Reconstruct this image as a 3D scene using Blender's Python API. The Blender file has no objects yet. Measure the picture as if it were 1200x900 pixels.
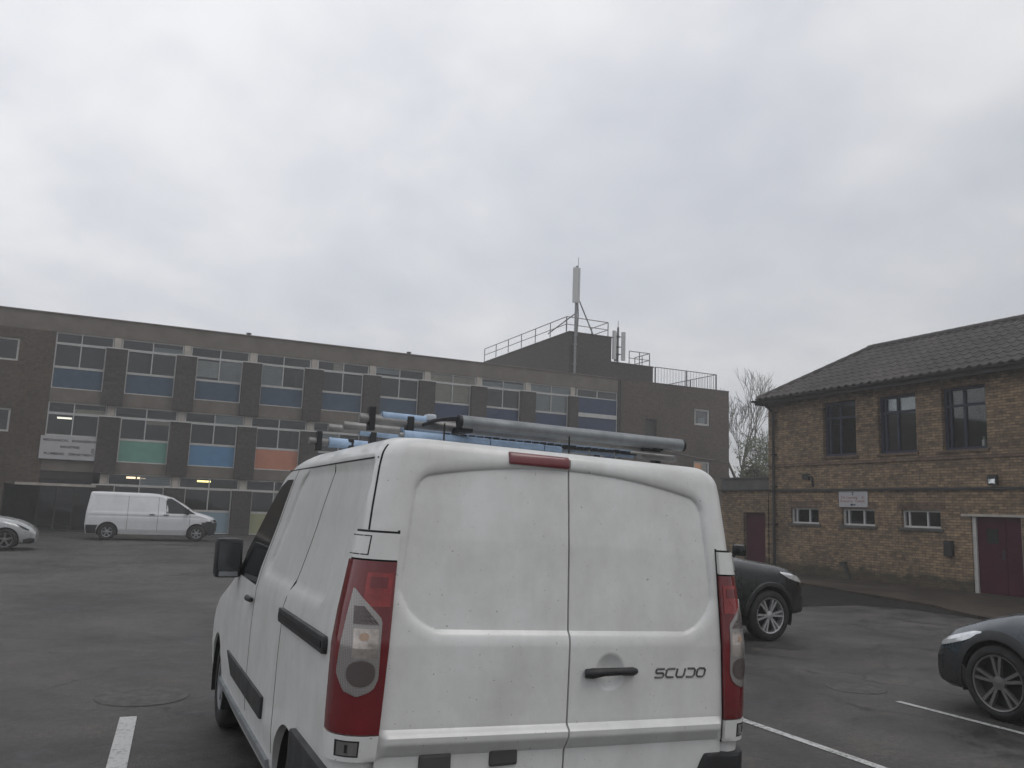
import bpy, bmesh, math, random
from mathutils import Vector, Matrix
random.seed(7)
R_ = math.radians
scene = bpy.context.scene
COL = scene.collection

# ------------------------------------------------------------------ helpers
ORIG = {}

def tag(o, label=None, cat=None, group=None, kind=None):
    if label: o['label'] = label
    if cat: o['category'] = cat
    if group: o['group'] = group
    if kind: o['kind'] = kind
    return o

def thing(name, label, cat, loc, rz=0.0, group=None, local=False):
    o = bpy.data.objects.new(name, None)
    COL.objects.link(o)
    o.empty_display_size = 0.2
    o.location = loc
    o.rotation_euler = (0, 0, rz)
    ORIG[o] = Vector((0, 0, 0)) if local else Vector(loc)
    return tag(o, label, cat, group)

class MB:
    def __init__(s):
        s.v = []; s.f = []; s.m = []
    def add(s, vs, fs, mi=0):
        b = len(s.v)
        s.v += [tuple(p) for p in vs]
        s.f += [tuple(i + b for i in f) for f in fs]
        s.m += [mi] * len(fs)
        return s
    def box(s, x0, x1, y0, y1, z0, z1, mi=0):
        vs = [(x0,y0,z0),(x1,y0,z0),(x1,y1,z0),(x0,y1,z0),(x0,y0,z1),(x1,y0,z1),(x1,y1,z1),(x0,y1,z1)]
        return s.add(vs, [(0,3,2,1),(4,5,6,7),(0,1,5,4),(1,2,6,5),(2,3,7,6),(3,0,4,7)], mi)
    def tube(s, pts, rad, n=8, mi=0, caps=True):
        pts = [Vector(p) for p in pts]
        if not isinstance(rad, (list, tuple)): rad = [rad] * len(pts)
        vs = []; up = None
        for i, p in enumerate(pts):
            d = (pts[min(i+1, len(pts)-1)] - pts[max(i-1, 0)])
            d = d.normalized() if d.length > 1e-9 else Vector((0,0,1))
            if up is None:
                a = Vector((0,0,1)) if abs(d.z) < .9 else Vector((1,0,0))
            else:
                a = up
            x = d.cross(a)
            if x.length < 1e-6: x = d.orthogonal()
            x.normalize(); y = x.cross(d).normalized(); up = y
            for k in range(n):
                t = 2*math.pi*k/n
                vs.append(p + (x*math.cos(t) + y*math.sin(t)) * rad[i])
        fs = []
        for i in range(len(pts)-1):
            for k in range(n):
                k2 = (k+1) % n
                fs.append((i*n+k, i*n+k2, (i+1)*n+k2, (i+1)*n+k))
        if caps:
            fs.append(tuple(range(n-1, -1, -1)))
            fs.append(tuple((len(pts)-1)*n + k for k in range(n)))
        return s.add(vs, fs, mi)
    def lathe_x(s, prof, c, n=40, mi=0, sg=1):
        vs = []
        for (x, r) in prof:
            for k in range(n):
                t = 2*math.pi*k/n
                vs.append((c[0] + sg*x, c[1] + r*math.cos(t), c[2] + r*math.sin(t)))
        fs = []
        for i in range(len(prof)-1):
            for k in range(n):
                k2 = (k+1) % n
                fs.append((i*n+k, i*n+k2, (i+1)*n+k2, (i+1)*n+k))
        return s.add(vs, fs, mi)
    def build(s, name, mats, parent=None, smooth=None, bevel=None, loc=None):
        off = ORIG.get(parent, Vector((0,0,0))) if parent is not None else Vector(loc or (0,0,0))
        me = bpy.data.meshes.new(name)
        me.from_pydata([tuple(Vector(p) - off) for p in s.v], [], s.f)
        if not isinstance(mats, (list, tuple)): mats = [mats]
        for m in mats: me.materials.append(m)
        for i, p in enumerate(me.polygons):
            p.material_index = s.m[i] if s.m[i] < len(mats) else 0
        bm = bmesh.new(); bm.from_mesh(me)
        bmesh.ops.recalc_face_normals(bm, faces=bm.faces)
        if bevel:
            bmesh.ops.bevel(bm, geom=[e for e in bm.edges if e.is_manifold and e.calc_face_angle(0) > .5], offset=bevel, segments=2,
                            affect='EDGES', profile=.6, clamp_overlap=True)
        bm.to_mesh(me); bm.free()
        if smooth is not None:
            me.shade_smooth()
            me.set_sharp_from_angle(angle=R_(smooth))
        o = bpy.data.objects.new(name, me)
        COL.objects.link(o)
        if parent is not None:
            o.parent = parent; ORIG[o] = off
        else:
            o.location = off; ORIG[o] = off
        return o

def text_mesh(name, body, size, mat, parent, origin, xdir, ydir, align='CENTER', ext=.004, shear=0, sx=1.0, bold=0.0):
    cu = bpy.data.curves.new(name, 'FONT')
    cu.body = body; cu.size = size; cu.align_x = align; cu.align_y = 'CENTER'
    cu.extrude = ext; cu.shear = shear; cu.offset = bold
    t = bpy.data.objects.new(name, cu); COL.objects.link(t)
    dg = bpy.context.evaluated_depsgraph_get(); dg.update()
    me = bpy.data.meshes.new_from_object(t.evaluated_get(dg))
    bpy.data.objects.remove(t); bpy.data.curves.remove(cu)
    X = Vector(xdir).normalized(); Y = Vector(ydir).normalized(); Z = X.cross(Y)
    off = ORIG.get(parent, Vector((0,0,0)))
    O = Vector(origin) - off
    for v in me.vertices:
        p = v.co.copy()
        v.co = O + X*(p.x*sx) + Y*p.y + Z*p.z
    me.materials.clear(); me.materials.append(mat)
    o = bpy.data.objects.new(name, me); COL.objects.link(o)
    if parent is not None: o.parent = parent; ORIG[o] = off
    return o

def boolean_cut(o, cutters):
    for c in cutters:
        m = o.modifiers.new('b', 'BOOLEAN'); m.operation = 'DIFFERENCE'; m.object = c; m.solver = 'EXACT'
    dg = bpy.context.evaluated_depsgraph_get(); dg.update()
    me = bpy.data.meshes.new_from_object(o.evaluated_get(dg))
    o.modifiers.clear()
    old = o.data; o.data = me; me.name = old.name
    for c in cutters: bpy.data.objects.remove(c)
    me.shade_smooth(); me.set_sharp_from_angle(angle=R_(35))

# ------------------------------------------------------------------ materials
def nmat(name):
    m = bpy.data.materials.new(name); m.use_nodes = True
    nt = m.node_tree
    return m, nt, nt.nodes['Principled BSDF']

def N(nt, t, **kw):
    n = nt.nodes.new(t)
    for k, v in kw.items():
        if k in n.inputs: n.inputs[k].default_value = v
        else: setattr(n, k, v)
    return n

def ramp(nt, fac, stops):
    r = nt.nodes.new('ShaderNodeValToRGB')
    el = r.color_ramp.elements
    while len(el) < len(stops): el.new(.5)
    for e, (p, c) in zip(el, stops):
        e.position = p; e.color = (*c, 1) if len(c) == 3 else c
    nt.links.new(fac, r.inputs[0])
    return r.outputs[0]

def simple(name, col, rough=.5, metal=0, var=.12, scale=3.0, coat=0, spec=.5, bump=0, bscale=60, rvar=.1):
    """a base colour with a soft, uneven weathering noise"""
    m, nt, b = nmat(name)
    tc = N(nt, 'ShaderNodeTexCoord')
    n1 = N(nt, 'ShaderNodeTexNoise', Scale=scale, Detail=7.0, Roughness=.65)
    nt.links.new(tc.outputs['Object'], n1.inputs['Vector'])
    lo = tuple(c*(1-var) for c in col); hi = tuple(min(1, c*(1+var)) for c in col)
    c = ramp(nt, n1.outputs['Fac'], [(.3, lo), (.7, hi)])
    nt.links.new(c, b.inputs['Base Color'])
    rr = ramp(nt, n1.outputs['Fac'], [(.3, (rough+rvar,)*3), (.7, (max(.02, rough-rvar),)*3)])
    nt.links.new(rr, b.inputs['Roughness'])
    b.inputs['Metallic'].default_value = metal
    b.inputs['Coat Weight'].default_value = coat
    b.inputs['Coat Roughness'].default_value = .08
    b.inputs['Specular IOR Level'].default_value = spec
    if bump:
        n2 = N(nt, 'ShaderNodeTexNoise', Scale=bscale, Detail=4.0)
        nt.links.new(tc.outputs['Object'], n2.inputs['Vector'])
        bp = N(nt, 'ShaderNodeBump', Strength=bump, Distance=.01)
        nt.links.new(n2.outputs['Fac'], bp.inputs['Height'])
        nt.links.new(bp.outputs[0], b.inputs['Normal'])
    return m

def brick(name, c1, c2, mortar, stain=.35, bump=.4, base_dirt=True, msize=.011, stain_scale=.45):
    m, nt, b = nmat(name)
    L = nt.links.new
    g = N(nt, 'ShaderNodeNewGeometry')
    sp = N(nt, 'ShaderNodeSeparateXYZ'); L(g.outputs['Position'], sp.inputs[0])
    ad = N(nt, 'ShaderNodeMath', operation='ADD'); L(sp.outputs[0], ad.inputs[0]); L(sp.outputs[1], ad.inputs[1])
    cb = N(nt, 'ShaderNodeCombineXYZ'); L(ad.outputs[0], cb.inputs[0]); L(sp.outputs[2], cb.inputs[1])
    br = N(nt, 'ShaderNodeTexBrick', Scale=1.0)
    br.inputs['Brick Width'].default_value = .225; br.inputs['Row Height'].default_value = .075
    br.inputs['Mortar Size'].default_value = msize; br.inputs['Mortar Smooth'].default_value = .2
    br.inputs['Bias'].default_value = -.1
    br.inputs['Color1'].default_value = (*c1, 1); br.inputs['Color2'].default_value = (*c2, 1)
    br.inputs['Mortar'].default_value = (*mortar, 1)
    L(cb.outputs[0], br.inputs['Vector'])
    # single odd bricks, burnt or pale
    br2 = N(nt, 'ShaderNodeTexNoise', Scale=6.0, Detail=3.0); L(cb.outputs[0], br2.inputs['Vector'])
    mx = N(nt, 'ShaderNodeMix', data_type='RGBA', blend_type='MULTIPLY'); mx.inputs[0].default_value = 1
    L(br.outputs['Color'], mx.inputs[6])
    L(ramp(nt, br2.outputs['Fac'], [(.3, (.62,.6,.6)), (.55, (1,1,1)), (.75, (1.25,1.2,1.1))]), mx.inputs[7])
    # broad weathering
    n = N(nt, 'ShaderNodeTexNoise', Scale=stain_scale, Detail=8.0, Roughness=.7); L(g.outputs['Position'], n.inputs['Vector'])
    mx2 = N(nt, 'ShaderNodeMix', data_type='RGBA', blend_type='MULTIPLY'); mx2.inputs[0].default_value = 1
    L(mx.outputs[2], mx2.inputs[6])
    L(ramp(nt, n.outputs['Fac'], [(.3, (1-stain,)*3), (.5, (1,1,1)), (.72, (1+stain*.8, 1+stain*.72, 1+stain*.55))]), mx2.inputs[7])
    out = mx2.outputs[2]
    if base_dirt:   # rising damp and moss in the lowest courses, with a ragged upper edge
        nz = N(nt, 'ShaderNodeTexNoise', Scale=1.6, Detail=5.0); L(g.outputs['Position'], nz.inputs['Vector'])
        k = N(nt, 'ShaderNodeMath', operation='MULTIPLY_ADD'); L(nz.outputs['Fac'], k.inputs[0]); k.inputs[1].default_value = -.62; L(sp.outputs[2], k.inputs[2])
        f = ramp(nt, k.outputs[0], [(0.0, (.75,.75,.75)), (.10, (.25,.25,.25)), (.30, (0,0,0))])
        mx3 = N(nt, 'ShaderNodeMix', data_type='RGBA'); L(f, mx3.inputs[0]); L(out, mx3.inputs[6]); mx3.inputs[7].default_value = (.035,.036,.026,1)
        out = mx3.outputs[2]
    L(out, b.inputs['Base Color'])
    b.inputs['Roughness'].default_value = .88
    b.inputs['Specular IOR Level'].default_value = .25
    bp = N(nt, 'ShaderNodeBump', Strength=bump, Distance=.012); bp.invert = True
    L(br.outputs['Fac'], bp.inputs['Height']); L(bp.outputs[0], b.inputs['Normal'])
    return m

def glass(name, tint=(.55,.58,.6), rough=.02, base_refl=.07):
    m = bpy.data.materials.new(name); m.use_nodes = True
    nt = m.node_tree; nt.nodes.clear(); L = nt.links.new
    o = N(nt, 'ShaderNodeOutputMaterial')
    tr = N(nt, 'ShaderNodeBsdfTransparent'); tr.inputs[0].default_value = (*tint, 1)
    gl = N(nt, 'ShaderNodeBsdfGlossy', Roughness=rough); gl.inputs[0].default_value = (.9,.92,.95,1)
    fr = N(nt, 'ShaderNodeFresnel', IOR=1.52)
    ad = N(nt, 'ShaderNodeMath', operation='ADD'); ad.use_clamp = True
    L(fr.outputs[0], ad.inputs[0]); ad.inputs[1].default_value = base_refl
    mx = N(nt, 'ShaderNodeMixShader'); L(ad.outputs[0], mx.inputs[0]); L(tr.outputs[0], mx.inputs[1]); L(gl.outputs[0], mx.inputs[2])
    L(mx.outputs[0], o.inputs[0])
    return m

def emit(name, col, s):
    m = bpy.data.materials.new(name); m.use_nodes = True
    b = m.node_tree.nodes['Principled BSDF']
    b.inputs['Base Color'].default_value = (.8,.8,.8,1)
    b.inputs['Emission Color'].default_value = (*col, 1); b.inputs['Emission Strength'].default_value = s
    return m

def van_paint(name, col, dirt=.25, rough=.3, coat=.4):
    """gloss paint with grime: drips and film of road dirt, heavier low down on the body"""
    m, nt, b = nmat(name); L = nt.links.new
    tc = N(nt, 'ShaderNodeTexCoord')
    n1 = N(nt, 'ShaderNodeTexNoise', Scale=2.2, Detail=8.0, Roughness=.7); L(tc.outputs['Object'], n1.inputs['Vector'])
    mp = N(nt, 'ShaderNodeMapping'); mp.inputs['Scale'].default_value = (4, 4, 1.1); L(tc.outputs['Object'], mp.inputs['Vector'])
    n2 = N(nt, 'ShaderNodeTexNoise', Scale=1.5, Detail=5.0, Roughness=.6); L(mp.outputs[0], n2.inputs['Vector'])
    n3 = N(nt, 'ShaderNodeTexNoise', Scale=90.0, Detail=2.0); L(tc.outputs['Object'], n3.inputs['Vector'])
    a = N(nt, 'ShaderNodeMath', operation='MULTIPLY_ADD'); L(n2.outputs['Fac'], a.inputs[0]); a.inputs[1].default_value = .35; 
    h = N(nt, 'ShaderNodeMath', operation='MULTIPLY'); L(n1.outputs['Fac'], h.inputs[0]); h.inputs[1].default_value = .75; L(h.outputs[0], a.inputs[2])
    f = ramp(nt, a.outputs[0], [(.42, (0,0,0)), (.75, (dirt,)*3)])
    mx = N(nt, 'ShaderNodeMix', data_type='RGBA'); L(f, mx.inputs[0]); mx.inputs[6].default_value = (*col, 1)
    mx.inputs[7].default_value = (.23,.21,.18,1)
    sp = ramp(nt, n3.outputs['Fac'], [(.24, (1,1,1)), (.27, (0,0,0))])   # stone chips and fly specks
    mx2 = N(nt, 'ShaderNodeMix', data_type='RGBA'); L(sp, mx2.inputs[0]); L(mx.outputs[2], mx2.inputs[6]); mx2.inputs[7].default_value = (.2,.18,.16,1)
    L(mx2.outputs[2], b.inputs['Base Color'])
    L(ramp(nt, a.outputs[0], [(.4, (rough,)*3), (.75, (rough+.25,)*3)]), b.inputs['Roughness'])
    b.inputs['Coat Weight'].default_value = coat; b.inputs['Coat Roughness'].default_value = .12
    return m

M = {}
M['white_paint'] = van_paint('white_paint', (.78,.785,.77), .36)
M['far_white'] = van_paint('far_white_paint', (.74,.75,.77), .18)
M['black_paint'] = simple('black_paint', (.007,.009,.009), .3, var=.2, coat=.25)
M['blue_paint'] = simple('dark_blue_paint', (.034,.050,.062), .28, var=.15, coat=.6)
M['silver_paint'] = simple('silver_paint', (.42,.43,.43), .3, metal=.4, var=.08, coat=.5)
M['black_plastic'] = simple('black_plastic', (.022,.023,.024), .55, var=.25, scale=6, bump=.08, bscale=220)
M['gap'] = simple('panel_gap', (.012,.012,.012), .9)
M['dark_glass'] = simple('car_glass', (.012,.014,.015), .06, var=.1, rvar=.02, spec=.6)
M['tyre'] = simple('tyre_rubber', (.018,.018,.018), .8, var=.25, scale=9)
M['steel_rim'] = simple('steel_rim', (.30,.31,.32), .45, metal=.5, var=.2, scale=9)
M['alloy'] = simple('alloy', (.55,.55,.56), .3, metal=.75, var=.12, scale=8)
M['alloy_dark'] = simple('alloy_dark', (.20,.19,.19), .38, metal=.6, var=.15, scale=8)
M['rim_back'] = simple('rim_back', (.01,.01,.01), .7)
M['red_lens'] = simple('red_lens', (.155,.014,.018), .12, var=.25, scale=5, coat=.7, rvar=.04)
M['bright_red'] = simple('bright_red_lens', (.27,.025,.025), .15, var=.3, scale=14, coat=.7, rvar=.04)
M['clear_bulb'] = simple('bulb_amber', (.42,.30,.22), .2, var=.2)
M['headlamp'] = simple('headlamp_lens', (.75,.77,.8), .12, metal=.5, var=.3, scale=9, coat=.8)
M['chrome'] = simple('chrome', (.7,.7,.72), .12, metal=1, var=.05)
M['grey_badge'] = simple('badge_grey', (.10,.10,.105), .35, metal=.3)
M['alu'] = simple('aluminium_tube', (.25,.265,.275), .55, metal=.35, var=.2, scale=9)
M['alu_dull'] = simple('dull_aluminium', (.26,.255,.25), .5, metal=.5, var=.2, scale=9)
M['blue_foam'] = simple('blue_sleeve', (.35,.47,.63), .75, var=.22, scale=14, bump=.5, bscale=45)
M['navy_foam'] = simple('faded_navy_sleeve', (.15,.20,.27), .8, var=.25, scale=14, bump=.5, bscale=45)
M['strap'] = simple('dark_webbing', (.035,.036,.04), .85, var=.3, scale=20)
M['foam_rag'] = simple('torn_white_lining', (.62,.66,.72), .8, var=.2, scale=20)

def ribbed(name):
    m, nt, b = nmat(name); L = nt.links.new
    tc = N(nt, 'ShaderNodeTexCoord')
    w = N(nt, 'ShaderNodeTexWave', Scale=60.0); w.bands_direction = 'Z'; L(tc.outputs['Object'], w.inputs['Vector'])
    w2 = N(nt, 'ShaderNodeTexWave', Scale=60.0); w2.bands_direction = 'X'; L(tc.outputs['Object'], w2.inputs['Vector'])
    mm = N(nt, 'ShaderNodeMath', operation='MULTIPLY'); L(w.outputs['Fac'], mm.inputs[0]); L(w2.outputs['Fac'], mm.inputs[1])
    L(ramp(nt, mm.outputs[0], [(.05, (.27,.25,.24)), (.7, (.46,.44,.42))]), b.inputs['Base Color'])
    b.inputs['Roughness'].default_value = .15; b.inputs['Metallic'].default_value = .35; b.inputs['Coat Weight'].default_value = .8
    return m
M['clear_lens'] = ribbed('ribbed_clear_lens')
M['fog_hole'] = simple('lamp_recess', (.10,.078,.076), .3, var=.2, coat=.7)

M['brick_brown'] = brick('dark_brown_brick', (.098,.072,.054), (.070,.053,.041), (.10,.088,.074), .25, .3, False)
M['brick_pier'] = brick('blackish_brick', (.072,.060,.055), (.055,.047,.043), (.075,.07,.066), .2, .3, False)
M['brick_stock'] = brick('stock_brick', (.315,.224,.138), (.146,.101,.068), (.128,.113,.094), .45, .5, True)
M['brick_edge'] = brick('soldier_brick', (.20,.135,.095), (.15,.10,.07), (.10,.09,.08), .3, .5, False)
M['concrete_band'] = simple('weathered_concrete', (.150,.130,.110), .85, var=.22, scale=1.2, bump=.15, bscale=30)
M['concrete_light'] = simple('pale_concrete', (.40,.37,.33), .85, var=.2, scale=3, bump=.15)
M['concrete_dark'] = simple('damp_concrete', (.085,.085,.08), .85, var=.3, scale=2, bump=.2)
M['white_frame'] = simple('white_window_frame', (.50,.50,.49), .5, var=.1, scale=4)
M['grey_frame'] = simple('weathered_white_frame', (.5,.49,.47), .55, var=.15, scale=4)
M['navy_frame'] = simple('dark_navy_frame', (.012,.017,.042), .6, var=.25, scale=5)
M['glass'] = glass('window_glass', (.86,.88,.88), .02, .0)
M['glass_dark'] = glass('dark_window_glass', (.74,.76,.76), .03, -.012)
M['room'] = simple('room_interior', (.075,.072,.07), .9, var=.2)
M['blind_white'] = simple('white_blind', (.78,.78,.74), .8, var=.1)
M['blind_grey'] = simple('pale_grey_blind', (.52,.55,.56), .8, var=.12)
M['blind_cream'] = simple('cream_blind', (.74,.64,.48), .8, var=.12)
M['curtain_orange'] = simple('orange_curtain', (.75,.24,.05), .8, var=.25, scale=6)
M['p_navy'] = simple('navy_panel', (.018,.040,.095), .6, var=.12)
M['p_slate'] = simple('slate_blue_panel', (.040,.075,.120), .6, var=.15)
M['p_teal'] = simple('teal_panel', (.13,.30,.24), .45, var=.1)
M['p_blue'] = simple('mid_blue_panel', (.085,.22,.38), .45, var=.1)
M['p_salmon'] = simple('salmon_panel', (.46,.19,.12), .5, var=.1)
M['p_pale'] = simple('pale_blue_panel', (.22,.31,.36), .5, var=.1)
M['p_olive'] = simple('pale_olive_panel', (.30,.31,.18), .5, var=.1)
M['door_maroon'] = simple('maroon_door', (.052,.006,.018), .75, var=.25, scale=2, spec=.2)
M['fascia_dark'] = simple('dark_fascia', (.028,.027,.026), .7, var=.3, scale=2)
M['iron'] = simple('black_iron', (.02,.02,.02), .6, var=.3, scale=6)
M['galv'] = simple('galvanised_steel', (.24,.245,.25), .5, metal=.5, var=.15, scale=6)
M['galv_dark'] = simple('dull_steel', (.11,.112,.115), .55, metal=.4, var=.2, scale=6)
M['antenna'] = simple('antenna_white', (.55,.56,.56), .5, var=.06)
M['sign_white'] = simple('weathered_sign_board', (.42,.42,.43), .5, var=.08, scale=2)
M['sign_ink'] = simple('sign_ink', (.07,.07,.08), .6)
M['sign_red'] = simple('sign_red_ink', (.30,.10,.10), .6)
M['sign_navy'] = simple('sign_navy_ink', (.03,.035,.09), .6)
M['lamp_lens'] = simple('floodlight_lens', (.8,.84,.85), .12, metal=.4, var=.15, scale=9, coat=.8)
M['bark'] = simple('bark', (.085,.073,.062), .9, var=.3, scale=4)
M['leaf_new'] = simple('young_leaf', (.085,.115,.035), .6, var=.35, scale=2)
M['leaf_dark'] = simple('hedge_leaf', (.060,.068,.028), .65, var=.4, scale=1.5)
_b = M['curtain_orange'].node_tree.nodes['Principled BSDF']   # curtain given its own glow, standing for a lit room behind
_b.inputs['Emission Color'].default_value = (1,.42,.10,1); _b.inputs['Emission Strength'].default_value = .22
M['tube_warm'] = emit('warm_strip_light', (1,.72,.45), 3.0)
M['tube_yellow'] = emit('yellow_strip_light', (1,.80,.30), 3.2)
M['tube_white'] = emit('white_strip_light', (1,.95,.8), 1.7)
M['paint_line'] = None

def asphalt(name, dark, light, wet=.5, scale=.35, cracks=True, spec=.4):
    m, nt, b = nmat(name); L = nt.links.new
    g = N(nt, 'ShaderNodeNewGeometry')
    n1 = N(nt, 'ShaderNodeTexNoise', Scale=scale, Detail=9.0, Roughness=.68, Distortion=.6); L(g.outputs['Position'], n1.inputs['Vector'])
    n2 = N(nt, 'ShaderNodeTexNoise', Scale=1.3, Detail=8.0, Roughness=.72, Distortion=.4); L(g.outputs['Position'], n2.inputs['Vector'])
    n3 = N(nt, 'ShaderNodeTexNoise', Scale=75.0, Detail=5.0, Roughness=.7); L(g.outputs['Position'], n3.inputs['Vector'])
    c = ramp(nt, n1.outputs['Fac'], [(.37, dark), (.60, light)])
    mx = N(nt, 'ShaderNodeMix', data_type='RGBA', blend_type='MULTIPLY'); mx.inputs[0].default_value = 1
    L(c, mx.inputs[6]); L(ramp(nt, n2.outputs['Fac'], [(.34, (.36,)*3), (.44, (.66,)*3), (.53, (1,1,1)), (.72, (1.42,1.36,1.28))]), mx.inputs[7])
    mx2 = N(nt, 'ShaderNodeMix', data_type='RGBA', blend_type='MULTIPLY'); mx2.inputs[0].default_value = 1
    L(mx.outputs[2], mx2.inputs[6]); L(ramp(nt, n3.outputs['Fac'], [(.3, (.45,)*3), (.5, (1,1,1)), (.72, (1.75,1.7,1.62))]), mx2.inputs[7])
    n4 = N(nt, 'ShaderNodeTexNoise', Scale=19.0, Detail=6.0, Roughness=.75); L(g.outputs['Position'], n4.inputs['Vector'])
    mxg = N(nt, 'ShaderNodeMix', data_type='RGBA', blend_type='MULTIPLY'); mxg.inputs[0].default_value = 1
    L(mx2.outputs[2], mxg.inputs[6]); L(ramp(nt, n4.outputs['Fac'], [(.32, (.62,)*3), (.5, (1,1,1)), (.68, (1.38,1.36,1.32))]), mxg.inputs[7])
    out = mxg.outputs[2]
    if cracks:
        dn = N(nt, 'ShaderNodeTexNoise', Scale=1.1, Detail=5.0); L(g.outputs['Position'], dn.inputs['Vector'])
        va = N(nt, 'ShaderNodeVectorMath', operation='MULTIPLY_ADD'); L(dn.outputs['Color'], va.inputs[0]); va.inputs[1].default_value = (1.6,1.6,0); L(g.outputs['Position'], va.inputs[2])
        vo = N(nt, 'ShaderNodeTexVoronoi', Scale=.33); vo.feature = 'DISTANCE_TO_EDGE'; L(va.outputs[0], vo.inputs['Vector'])
        f1 = ramp(nt, vo.outputs['Distance'], [(.0, (1,1,1)), (.010, (0,0,0))])
        f2 = ramp(nt, n1.outputs['Fac'], [(.45, (0,0,0)), (.55, (.9,)*3)])
        mm = N(nt, 'ShaderNodeMath', operation='MULTIPLY'); L(f1, mm.inputs[0]); L(f2, mm.inputs[1])
        mx3 = N(nt, 'ShaderNodeMix', data_type='RGBA'); L(mm.outputs[0], mx3.inputs[0]); L(out, mx3.inputs[6]); mx3.inputs[7].default_value = (.012,.012,.012,1)
        out = mx3.outputs[2]
    L(out, b.inputs['Base Color'])
    L(ramp(nt, n2.outputs['Fac'], [(.32, (.40-.1*wet if cracks else .7,)*3), (.55, (.72 if cracks else .9,)*3)]), b.inputs['Roughness'])
    b.inputs['Specular IOR Level'].default_value = spec
    bp = N(nt, 'ShaderNodeBump', Strength=.35, Distance=.006); L(n3.outputs['Fac'], bp.inputs['Height']); L(bp.outputs[0], b.inputs['Normal'])
    return m
M['asphalt'] = asphalt('wet_asphalt', (.034,.032,.030), (.080,.075,.070))
M['patch'] = asphalt('dark_asphalt', (.010,.010,.010), (.020,.0195,.019), .3, .8, False, .15)
M['paving'] = asphalt('brown_paving', (.036,.029,.024), (.066,.053,.042), .4, .6, False, .2)

def line_paint():
    m, nt, b = nmat('worn_line_paint'); L = nt.links.new
    g = N(nt, 'ShaderNodeNewGeometry')
    n = N(nt, 'ShaderNodeTexNoise', Scale=26.0, Detail=8.0, Roughness=.75); L(g.outputs['Position'], n.inputs['Vector'])
    n2 = N(nt, 'ShaderNodeTexNoise', Scale=2.0, Detail=4.0); L(g.outputs['Position'], n2.inputs['Vector'])
    a = N(nt, 'ShaderNodeMath', operation='MULTIPLY_ADD'); L(n2.outputs['Fac'], a.inputs[0]); a.inputs[1].default_value = .35; L(n.outputs['Fac'], a.inputs[2])
    L(ramp(nt, a.outputs[0], [(.52, (.09,.087,.08)), (.68, (.50,.50,.485))]), b.inputs['Base Color'])
    b.inputs['Roughness'].default_value = .55
    return m
M['paint_line'] = line_paint()

def roof_tile():
    m, nt, b = nmat('concrete_roof_tile'); L = nt.links.new
    g = N(nt, 'ShaderNodeNewGeometry')
    n = N(nt, 'ShaderNodeTexNoise', Scale=.7, Detail=8.0, Roughness=.7); L(g.outputs['Position'], n.inputs['Vector'])
    n2 = N(nt, 'ShaderNodeTexNoise', Scale=5.0, Detail=6.0); L(g.outputs['Position'], n2.inputs['Vector'])
    mx = N(nt, 'ShaderNodeMix', data_type='RGBA', blend_type='MULTIPLY'); mx.inputs[0].default_value = 1
    L(ramp(nt, n.outputs['Fac'], [(.35, (.036,.032,.031)), (.65, (.066,.057,.052))]), mx.inputs[6])
    L(ramp(nt, n2.outputs['Fac'], [(.3, (.65,)*3), (.7, (1.35,)*3)]), mx.inputs[7])
    L(mx.outputs[2], b.inputs['Base Color'])
    b.inputs['Roughness'].default_value = .7
    return m
M['tile'] = roof_tile()

# ------------------------------------------------------------------ world, sun, camera
w = bpy.data.worlds.new('World'); scene.world = w; w.use_nodes = True
nt = w.node_tree; nt.nodes.clear(); L = nt.links.new
wo = N(nt, 'ShaderNodeOutputWorld'); bg = N(nt, 'ShaderNodeBackground', Strength=.1); L(bg.outputs[0], wo.inputs[0])
SUN_EL, SUN_AZ = 56.0, 140.0      # azimuth clockwise from +Y: behind and to the right of the camera
sky = N(nt, 'ShaderNodeTexSky'); sky.sky_type = 'NISHITA'; sky.sun_disc = False
sky.sun_elevation = R_(SUN_EL); sky.sun_rotation = R_(SUN_AZ); sky.air_density = 1.0; sky.dust_density = 3.0
tc = N(nt, 'ShaderNodeTexCoord')
sp = N(nt, 'ShaderNodeSeparateXYZ'); L(tc.outputs['Generated'], sp.inputs[0])
zz = N(nt, 'ShaderNodeMath', operation='MAXIMUM'); L(sp.outputs[2], zz.inputs[0]); zz.inputs[1].default_value = 0.0
za = N(nt, 'ShaderNodeMath', operation='ADD'); L(zz.outputs[0], za.inputs[0]); za.inputs[1].default_value = .28
dx = N(nt, 'ShaderNodeMath', operation='DIVIDE'); L(sp.outputs[0], dx.inputs[0]); L(za.outputs[0], dx.inputs[1])
dy = N(nt, 'ShaderNodeMath', operation='DIVIDE'); L(sp.outputs[1], dy.inputs[0]); L(za.outputs[0], dy.inputs[1])
cv = N(nt, 'ShaderNodeCombineXYZ'); L(dx.outputs[0], cv.inputs[0]); L(dy.outputs[0], cv.inputs[1])
c1 = N(nt, 'ShaderNodeTexNoise', Scale=1.15, Detail=6.0, Roughness=.52, Distortion=.35); L(cv.outputs[0], c1.inputs['Vector'])
c2 = N(nt, 'ShaderNodeTexNoise', Scale=3.4, Detail=7.0, Roughness=.55, Distortion=.25); L(cv.outputs[0], c2.inputs['Vector'])
cm = N(nt, 'ShaderNodeMath', operation='MULTIPLY_ADD'); L(c2.outputs['Fac'], cm.inputs[0]); cm.inputs[1].default_value = .30
ch = N(nt, 'ShaderNodeMath', operation='MULTIPLY'); L(c1.outputs['Fac'], ch.inputs[0]); ch.inputs[1].default_value = .74; L(ch.outputs[0], cm.inputs[2])
cc = ramp(nt, cm.outputs[0], [(.38, (.575,.595,.65)), (.48, (.65,.667,.71)), (.58, (.76,.767,.788)), (.72, (.86,.86,.865))])
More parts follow.
